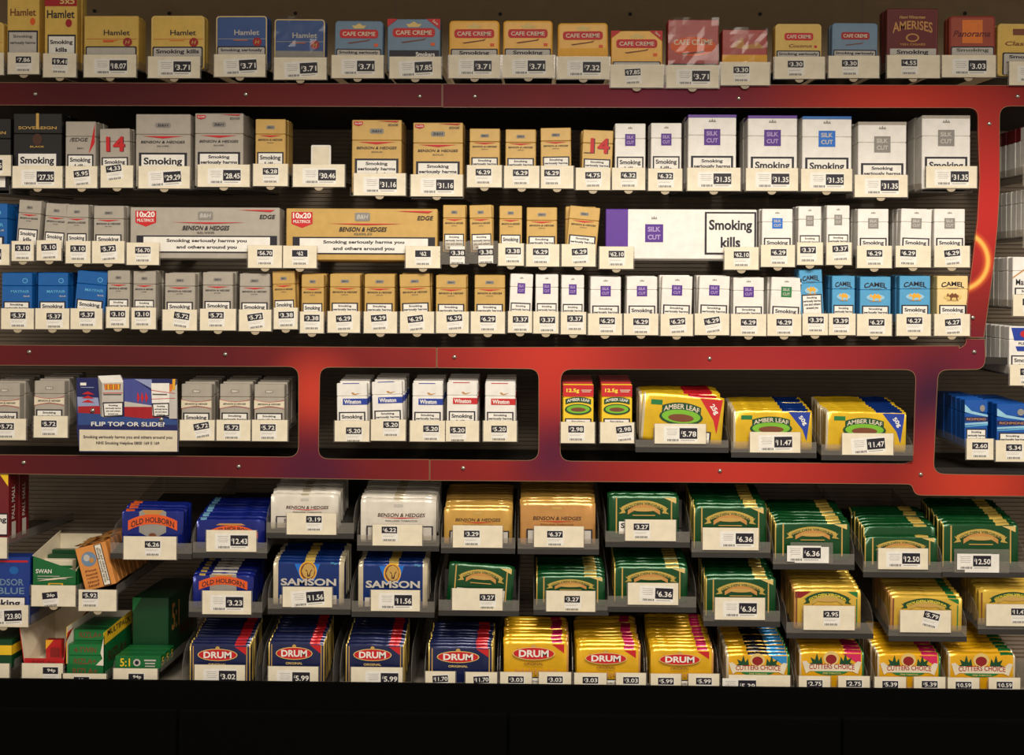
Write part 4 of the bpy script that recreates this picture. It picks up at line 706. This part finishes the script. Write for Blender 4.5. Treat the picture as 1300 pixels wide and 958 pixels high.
pouches('drn', 544, 626, 818.6, [(540,578,852,879), (591,631,853,880)], '11.70', 9, 56, T3, t_th=.0105, side=.07, pad=(4,6), style='S', rot=-3)
pouches('dry', 640, 722, 812, [(635,675,853,880), (684,725,853,880)], '3.03', 8, 62, T3, side=.07, pad=(5,5), style='S', bx=.5)
pouches('dry', 732, 813, 820, [(729,770,854,880), (782,820,854,881)], '3.03', 10, 55, T3, side=.07, pad=(5,5), style='S', lx=' beside the £5.99 yellow pouches')
pouches('dry', 826, 906, 821.6, [(826,864.5,855,882), (874,913,855,882)], '5.99', 11, 54, T3, side=.07, pad=(5,5), style='S')
pouches('cutb', 922, 1003, 828, (925,1003,857,884), '5.39', 10, 50, T3, side=.05, pad=(4,4), bx=.3)
pouches('cutr', 1015, 1097, 825, [(1014,1054,858,885), (1064,1104,858,885)], '2.75', 10, 54, T3, side=.05, pad=(4,4), style='S')
pouches('cutr', 1114, 1194, 827.7, [(1110,1150,859,886), (1160,1200,859,886)], '5.39', 10, 52, T3, side=.05, pad=(4,4), style='S')
pouches('cutg', 1204, 1289, 827.7, [(1203,1243,860,887), (1255,1295,860,887)], '10.59', 10, 54, T3, side=.05, pad=(4,4), style='S')
# ------------------------------------------------------------------ promotional sign in the left lower window
SY = -.010
def sg(u, v): q = P(u, v, SY); return (q.x, q.z)
root = empty('promotional_sign', P(162, 574, SY))
def local(pts): return [(x-root.location.x, z-root.location.z) for x, z in pts]
outl = local([sg(*p) for p in [(97,479.5),(125.5,479.5),(124.5,476.5),(153,476),(155.5,480),(224.5,481),(226.5,573.5),(101,573.5),(97.5,545)]])
m = MB(); m.prism(outl[::-1] if False else outl, 0, .0015, 'navy', 'lgrey'); m.build('board', root)
def poly(mb, pts, c, k): mb.add([(x, -.0003-.00018*k, z) for x, z in local([sg(*p) for p in pts])], [tuple(range(len(pts)))], c)
m = MB()
def zp(x, y): return (90+x*150/1300, 470+y*110/953)
def zpoly(pts, c, k): poly(m, [zp(*p) for p in pts], c, k)
zpoly([(70,290),(300,300),(330,520),(80,500)], 'ltblue', 0); zpoly([(580,100),(700,95),(890,230),(890,390),(590,340)], 'mid', 0); zpoly([(700,95),(890,100),(890,200)], 'ltblue', 1)
zpoly([(590,340),(890,385),(890,430),(590,410)], 'lgrey', 2); zpoly([(80,395),(320,390),(330,480),(80,465)], 'crimson', 2); zpoly([(590,400),(900,400),(1000,520),(820,530),(590,505)], 'crimson', 3); zpoly([(80,465),(330,480),(360,520),(590,505),(820,530),(1000,520),(1170,550),(1170,600),(80,600)], 'hblue', 1)
for i in range(3): zpoly([(120,260+45*i),(190,230+45*i),(262,265+45*i)], 'red', 3); zpoly([(735+45*i,235),(760+45*i,300),(738+45*i,360),(728+45*i,300)], 'red', 3)
zpoly([(105,135),(170,135),(170,165),(105,165)], 'white', 3); zpoly([(110,183),(255,183),(255,190),(110,190)], 'ltblue', 3)
m.build('background_print', root)
m = MB()                                      # the two packs shown on the sign
zpoly([(300,60),(545,50),(578,110),(578,500),(370,515),(330,500)], 'lgrey', 5); zpoly([(300,60),(345,140),(345,500),(330,500)], 'scgrey', 6); zpoly([(300,60),(545,50),(578,130),(345,140)], 'white', 6)
zpoly([(370,150),(550,148),(545,210),(378,214)], 'brown', 7)
for i in range(6): zpoly([(376+28*i,150),(398+28*i,150),(398+28*i,212),(378+28*i,212)], 'amber' if i % 2 else 'orange', 8)
zpoly([(352,245),(575,245),(575,252),(352,252)], 'red', 7); zpoly([(360,258),(560,258),(560,272),(360,272)], 'dgrey', 7)
FLIP = m; m = MB()
zpoly([(885,140),(1085,140),(1085,510),(900,495)], 'white', 5); zpoly([(1085,230),(1170,150),(1170,530),(1085,530)], 'lgrey', 5); zpoly([(890,215),(1150,250),(1150,256),(890,222)], 'red', 7); zpoly([(890,312),(1150,302),(1150,308),(890,318)], 'red', 7); zpoly([(900,255),(1060,258),(1060,272),(900,270)], 'dgrey', 7)
zpoly([(1090,150),(1118,150),(1115,232),(1085,232)], 'orange', 7); zpoly([(1120,95),(1155,95),(1145,215),(1120,215)], 'amber', 8)
SLIDE = m
for m, x0, x1, y0, y1 in ((FLIP,352,580,350,510), (SLIDE,895,1085,360,512)):
    zpoly([(x0,y0),(x1,y0-5),(x1,y1-10),(x0+15,y1)], 'ink', 9); zpoly([(x0+14,y0+14),(x1-12,y0+9),(x1-12,y1-22),(x0+26,y1-13)], 'white', 10)
    for i, (t_, ww) in enumerate((('Smoking', .45), ('seriously harms', .75), ('you and others', .7), ('around you', .5))):
        q = local([sg(*zp((x0+x1)/2+5, y0+35+31*i))])[0]; m.text(t_, q[0], q[1], (x1-x0)*ww*150/1300*PX, 20*.1154*PX, -.0026, 'ink')
FLIP.build('flip_pack_picture', root); SLIDE.build('slide_pack_picture', root)
m = MB(); q = local([sg(*zp(630, 590))])[0]; m.text('FLIP TOP OR SLIDE?', q[0], q[1], 815*.1154*PX, 48*.1154*PX, -.0012, 'white'); m.build('slogan', root)
m = MB(); zpoly([(95,650),(1172,662),(1172,892),(95,885)], 'cream', 2); 
for y_, t_, ww in ((737, 'Smoking seriously harms you and others around you', 985), (803, 'NHS Smoking Helpline 0800 169 0 169', 700)):
    q = local([sg(*zp(628, y_))])[0]; m.text(t_, q[0], q[1], ww*.1154*PX, 44*.1154*PX, -.0012, 'ink')
m.build('warning_panel', root)
for x, y in ((243,440),(1000,537)):
    q = local([sg(*zp(x, y))])[0]; s = MB(); n = 10
    vs = [(q[0]+r_*math.cos(2*math.pi*i/n), yy, q[1]+r_*math.sin(2*math.pi*i/n)) for r_, yy in ((.0046,-.0006),(.0038,-.004),(.0015,-.0052)) for i in range(n)]
    s.add(vs, [(k*n+i, k*n+(i+1) % n, (k+1)*n+(i+1) % n, (k+1)*n+i) for k in range(2) for i in range(n)]+[tuple(range(2*n, 3*n))], 'screw_steel', True); s.build('screw', root)
m = MB(); m.box(-.06, .06, .0016, .0035, .0, .05, 'clear'); m.box(-.06, .06, .0035, .012, .0, .002, 'clear'); m.build('bracket', root)
tag(root, 'blue and red sign asking flip top or slide in the left window', 'sign'); FRONTS[WL].append((root, None, 'sign', '', 'sign', []))
# ------------------------------------------------------------------ cartons, papers and open boxes at the bottom left
BL = 'at the lower left end'
def cbox(name, u0, u1, vt, vb, D, m, prints, label, cat, Y=FY, tilt=0, side=None, rz=0, group=None, z=None, Yp=None):
    Yq = Y if Yp is None else Yp; a = P(u0, vb, Yq); b = P(u1, vt, Yq); W = b.x-a.x; H = b.z-a.z
    r_ = empty(name, ((a.x+b.x)/2, Y, a.z if z is None else z), (0, R(tilt), R(rz)))
    mb = MB(); mb.box(-W/2, W/2, 0, D, 0, H, m, .001); mb.build('body', r_)
    for q_, pl_ in enumerate([] if not prints else prints if isinstance(prints[0], list) else [prints]): mb = MB(); draw(mb, pl_, W, H, -.0003); mb.build('warning_label' if q_ else 'front_print', r_)
    if side:
        t = MB()
        draw(t, side, D, H, 0); mb = MB(); mb.add([(W/2+.0003-y*.5, x+D/2, z_) for x, y, z_ in t.v], t.f, 'white'); mb.m = t.m; mb.build('side_print', r_)
    tag(r_, label, cat, group); return r_
pallside = [('rot', 'PALL MALL', .45, .58, .55*2.6, .10, 'lgrey', 90), ('r', .3, .06, .7, .30, 'lgrey')]
pallf = [[('p', [(.80,.99),(.99,.99),(.99,.82)], 'yellow')], [('r', .06, .12, .985, .44, 'ink'), ('r', .08, .14, .965, .42, 'white'), ('t', 'Smoking', .6, .34, .72, .10, 'ink'), ('t', 'kills', .6, .20, .36, .10, 'ink')]]
for k in range(2):
    cbox('cigarette_carton', -46, 11, 601, 690, .044, 'c_maroon', pallf if k == 0 else None, 'maroon carton with pale side lettering, front of two '+BL if k == 0 else 'maroon carton directly behind the other maroon carton '+BL, 'carton', Y=FY+.046*k, Yp=FY, side=pallside)
z0 = P(0, 690, FY).z
tray(-52, 9, 682, 708, '23.05', z0-.0008, .085, P(-18, 690).x, 0, 'the maroon cartons', BL, 'L')
cbox('cigarette_carton', -46, 38, 707, 790, .044, 'c_windsor', [('r', .0, .92, .97, .95, 'red'), ('e', .76, .80, .07, .06, 'blue'), ('t', 'WINDSOR', .58, .62, .66, .10, 'slate'), ('t', 'BLUE', .72, .49, .40, .10, 'slate'), ('r', .05, .06, .94, .40, 'ink'), ('r', .07, .08, .925, .385, 'white'), ('t', 'Smoking', .55, .29, .62, .14, 'ink'), ('t', 'kills', .55, .13, .36, .11, 'ink')], 'dark blue carton with red top line '+BL, 'carton')
tray(-28, 36, 768, 795, '23.80', P(0, 790, FY).z-.0008, .126, P(-4, 790).x, 0, 'the dark blue carton', BL, 'L', -3, bx=.7)
# open paper box with diagonal mouth
def panelbox(name, u0, u1, vb, D, label, front, left, right, back, mats, Y=FY, bands=(), flare=0.):
    """open carton: front/left/right/back are heights in pixels (front, back) of each panel"""
    a = P(u0, vb, Y); b = P(u1, vb, Y); W = b.x-a.x; r_ = empty(name, ((a.x+b.x)/2, Y, a.z)); h = lambda p: p*PX; T = .0012
    mo, mi = mats
    mb = MB(); mb.box(-W/2, W/2, 0, D, 0, T, mi); mb.build('bottom', r_)
    mb = MB(); pts = [(-W/2, 0), (W/2, 0), (W/2, h(front[1])), (-W/2, h(front[0]))]; mb.prism(pts, 0, T, mo); mb.build('front_panel', r_)
    for sx, hh, nm in ((-1, left, 'side_panel'), (1, right, 'side_panel')):
        mb = MB(); x = sx*W/2; pts = [(0, 0), (D, 0), (D, h(hh[1])), (0, h(hh[0]))]; fo = lambda y, z: sx*flare*max(0, z)*(1-y/D)
        outer = [(x+fo(y, z), y, z) for y, z in pts]; inner = [(x-sx*T+fo(y, z), y, z) for y, z in pts]
        mb.add(outer, [(0,1,2,3)], mo); mb.add(inner, [(0,3,2,1)], mi); n = 4
        mb.add(outer+inner, [(i, (i+1) % n, n+(i+1) % n, n+i) for i in range(n)], bands[0] if bands else mi)
        if bands and sx > 0:
            b_ = [(0, h(hh[0])*.74), (D, h(hh[1])*.74), (D, h(hh[1])), (0, h(hh[0]))]; mb.add([(x+.0004+fo(y, z), y, z) for y, z in b_], [(0,1,2,3)], bands[0])
        mb.build(nm, r_)
    mb = MB(); mb.box(-W/2, W/2, D-T, D, 0, h(back), mi); mb.build('back_panel', r_)
    tag(r_, label, 'display box'); return r_, W
r_, W = panelbox('display_box', 41, 97, 752, .13, 'green open box of cigarette papers with cream inside', (47, 28), (48, 66), (30, 60), 62, ('c_green', 'cream'))
m = MB(); draw(m, [('r', 0, 0, 1, .16, 'red'), ('p', rrect(.36, .10, .70, .30, .02), 'amber'), ('r', .40, .13, .66, .27, 'green'), ('t', 'SWAN', .26, .66, .36, .13, 'white'), ('r', .12, .50, .62, .52, 'lgrey'), ('r', .12, .42, .78, .44, 'lgrey'), ('p', [(.10,.36),(.5,.46),(.95,.50),(.5,.40)], 'cream')], W, 42*PX, -.0004); m.build('front_print', r_)
zf = r_.location.z
for k in range(3):
    cbox('paper_booklet', 48, 92, 716-4*k, 750, .018, 'c_dkgreen' if k else 'ivory', [('r', 0, .7, 1, .8, 'green')], 'paper booklet standing inside the cream lined green box', 'paper booklet', Y=FY+.045+.021*k, Yp=FY+.045, group='booklets in the cream lined green box', z=zf+.0014)
tray(40, 96, 743, 769, '26p', zf-.0008, .085, r_.location.x, 0, 'the cream lined green box', BL, 'S', -6, bx=.42, bz=.52)
opr = [('e', .36, .70, .24, .17, 'slate'), ('e', .30, .74, .10, .08, 'lgrey'), ('e', .44, .66, .08, .06, 'tan'), ('r', .62, .02, .86, .985, 'ink'), ('r', .645, .035, .835, .97, 'paper'), ('rot', 'Smoking seriously harms', .70, .5, .86*1.3, .07, 'ink', -90), ('rot', 'you and others around', .78, .5, .8*1.3, .07, 'ink', -90)]+[('t', w_, .34, .44-.085*i, .36, .05, 'brown') for i, w_ in enumerate(('Fine', 'hand', 'rolling', 'blend', 'leaf'))]
zf = P(120, 752, FY).z
for k in range(9):
    o = cbox('tobacco_carton', 107, 147, 694, 749, .018, 'c_orange', opr if k == 0 else None, 'leaning orange carton with globe picture and warning strip' if k == 0 else 'leaning plain orange carton queued behind the globe carton', 'tobacco carton', Y=FY+.0215*k, Yp=FY, tilt=-15, group=None if k == 0 else 'orange cartons queued behind the globe carton', z=zf+.0095+.0215*k*math.tan(R(2)))
    o.location.x += .001+random.uniform(-.001, .001)
    if k < 4:
        mb = MB(); W = .057; H = .080; nx, ny = 6, 3
        mb.add([(-W/2+W*i/nx, -.001+.021*j/ny, H+.002+random.uniform(0, .006)) for j in range(ny+1) for i in range(nx+1)], [(j*(nx+1)+i, j*(nx+1)+i+1, (j+1)*(nx+1)+i+1, (j+1)*(nx+1)+i) for j in range(ny) for i in range(nx)], 'f_gold2'); mb.build('wrapper_fold', o, True)
tray(100, 148, 748.5, 775, '5.92', zf-.0006, .066, P(125, 750).x, R(2), 'the leaning orange cartons', BL, 'S', bx=.30, bz=.74)
# base deck boxes
cbox('display_box', -44, 15, 812, 846, .10, 'c_dkgreen', [('r', 0, .45, 1, .80, 'yellow'), ('r', 0, .0, 1, .3, 'dgreen')], 'dark green box with yellow band cut off by the display edge', 'box', side=[('r', 0, .45, 1, .80, 'yellow')])
tray(-44, 12, 842, 869, '94p', P(0, 846, FY).z-.0008, .094, P(-14, 846).x, 0, 'the yellow banded box', BL, 'S')
r_, W = panelbox('display_box', 31, 80, 846, .14, 'nearly empty red open box with cream inside', (11, 11), (50, 56), (44, 56), 56, ('c_red', 'cream'), bands=('red',), flare=.14)
m = MB(); draw(m, [('t', 'RIZLA+', .5, .5, .6, .5, 'dred')], W, 11*PX, -.0004); m.build('front_print', r_)
zf = r_.location.z
cbox('paper_booklet', 58, 78, 812, 836, .016, 'c_red', [('p', [(0,1),(.5,1),(0,.5)], 'amber'), ('r', .3, .1, .9, .6, 'dred')], 'single red paper booklet left in the red open box', 'paper booklet', Y=FY+.05, z=zf+.0014)
tray(28, 80, 842, 869, '94p', zf-.0008, .075, r_.location.x, 0, 'the red open box', BL, 'S', wall_h=.002, bx=.7, bz=.68)
r_, W = panelbox('display_box', 84, 132, 862, .15, 'torn green and yellow multipack box of green paper booklets', (20, 18), (67, 70), (60, 66), 66, ('c_green', 'paper'), bands=('yellow',))
H = 58*PX; m = MB(); t = MB(); t.text('MULTIPACK', .078, H*.985, .125, .011, 0, 'ink'); m.add([(W/2+.0008, x, z) for x, y, z in t.v], t.f, 'ink'); t = MB(); t.text('RIZLA+', .07, H*.45, .10, .02, 0, 'dred'); m.add([(W/2+.0006, x, z) for x, y, z in t.v], t.f, 'dbrown'); m.build('side_print', r_)
m = MB(); draw(m, [('t', 'RIZLA+', .5, .6, .66, .42, 'brown')], W, 18*PX, -.0004); m.build('front_print', r_)
m = MB(); m.prism([(W/2-.016, 18*PX), (W/2, 18*PX), (W/2, 58*PX), (W/2-.004, 44*PX), (W/2-.007, 34*PX), (W/2-.003, 27*PX)], .0, .0012, 'paper'); m.build('torn_flap', r_)
zf = r_.location.z
for row in range(5):
    for lv in range(3 if row < 1 else 4):
        bw = (87, 129)
        o = cbox('paper_booklet', 86.5, 129.5, 846, 860, .024, 'c_green', [('r', .03, .06, .97, .94, 'green'), ('t', '4-TWIN' if lv == 2 else 'RIZLA+', .5, .5, .66, .5, 'brown')], 'green paper booklet stacked in the torn multipack box', 'paper booklet', Y=FY+.0025+.0265*row, Yp=FY+.0025, group='green booklets in the torn multipack box', z=zf+.0016+lv*14.6*PX)
        if row == 0 and lv == 2: b = MB(); b.box(-.020, .018, .004, .022, 14*PX+.0001, 14*PX+.0006, 'white'); b.build('barcode_sticker', o)
tray(78, 135, 855, 882, '95p', zf-.0008, .075, r_.location.x, 0, 'the torn multipack box', BL, 'S', bx=.45, bz=.7)
# 5:1 booklets and the tall dark green carton behind
five = [('t', '5:1', .22, .5, .22, .62, 'yellow'), ('e', .48, .5, .08, .28, 'lgrey'), ('e', .48, .5, .045, .16, 'ink'), ('r', .64, .62, .90, .74, 'lgrey'), ('r', .66, .40, .88, .50, 'lgrey'), ('r', .66, .2, .88, .28, 'lgrey')]
zf = P(170, 849, FY).z
for k in range(3):
    o = cbox('paper_booklet', 146, 204, 832, 848, .026, 'c_green', five, 'green 5:1 paper booklet lying in front of the tall carton', 'paper booklet', Y=FY+.028*k, Yp=FY, side=[('t', '5', .5, .5, .5, .6, 'yellow')], group='5:1 booklets before the tall carton', z=zf)
    b = MB(); b.box(.000, .022, .006, .018, 16*PX, 16*PX+.0004, 'red'); b.box(.004, .016, .009, .013, 16*PX+.0004, 16*PX+.0006, 'amber'); b.build('top_print', o)
cbox('display_box', 168, 214, 766, 840, .19, 'c_dkgreen', [('p', [(0,1),(.25,1),(0,.75)], 'green'), ], 'tall dark green carton printed 5:1 behind the booklets', 'box', Y=FY+.09, side=[('t', '5:1', .24, .62, .26, .46, 'tan'), ('t', 'RIZLA', .65, .30, .5, .16, 'maroon')], z=zf)
tray(144, 200, 848.5, 876, '94p', zf-.0008, .085, P(175, 848).x, 0, 'the 5:1 booklets', BL, 'S', bx=.52, bz=.62)

# ------------------------------------------------------------------ tell look-alikes in a row apart by what they stand next to
ORD = ['first', 'second', 'third', 'fourth', 'fifth', 'sixth', 'seventh', 'eighth', 'ninth', 'tenth']
def digits_off(t): return ''.join(c for c in t if not c.isdigit() and c not in '£.')
def place_words(items, it):
    """(ordinal, neighbour) counted from the nearest different thing in the row"""
    i = items.index(it)
    for step in (-1, 1):
        j = i+step; cnt = 1
        while 0 <= j < len(items) and items[j][4] == it[4]:
            cnt += items[j][2] == it[2]; j += step
        if 0 <= j < len(items): return ORD[cnt-1], items[j][4]
    return None
for where, items in FRONTS.items():
    items.sort(key=lambda it: it[0].location.x)
    for pick, make in ((lambda it: [it[0]], lambda it, o, a: f'{o} {it[2]} from the {a} {where}'), (lambda it: [it[1]], lambda it, o, a: f'£{it[3]} tray for {o} {it[2]} from {a} {where}'),
                       (lambda it: it[5], lambda it, o, a: f'spare behind {o} {it[2]} from the {a} {where}')):
        seen = {}
        for it in items:
            for ob in [x for x in pick(it)[:1] if x and 'label' in x and x.name[:4] != 'prom']: seen.setdefault(digits_off(ob['label']), []).append(it)
        for dup in seen.values():
            if len(dup) < 2: continue
            for it in dup:
                pw = place_words(items, it)
                if pw:
                    for ob in pick(it): ob['label'] = make(it, *pw)
items = FRONTS[WL]; si = [k for k, it in enumerate(items) if it[2] == 'sign'][0]
for k, it in enumerate(items):
    if k == si: continue
    d = f'{ORD[abs(k-si)-1]} silver pack from the sign towards the ' + ('display end' if k < si else 'red post')
    it[0]['label'] = d + ' in left window'; it[1]['label'] = f'£{it[3]} tray for ' + d
    for ob in it[5]: ob['label'] = 'spare behind ' + d + ' in window'
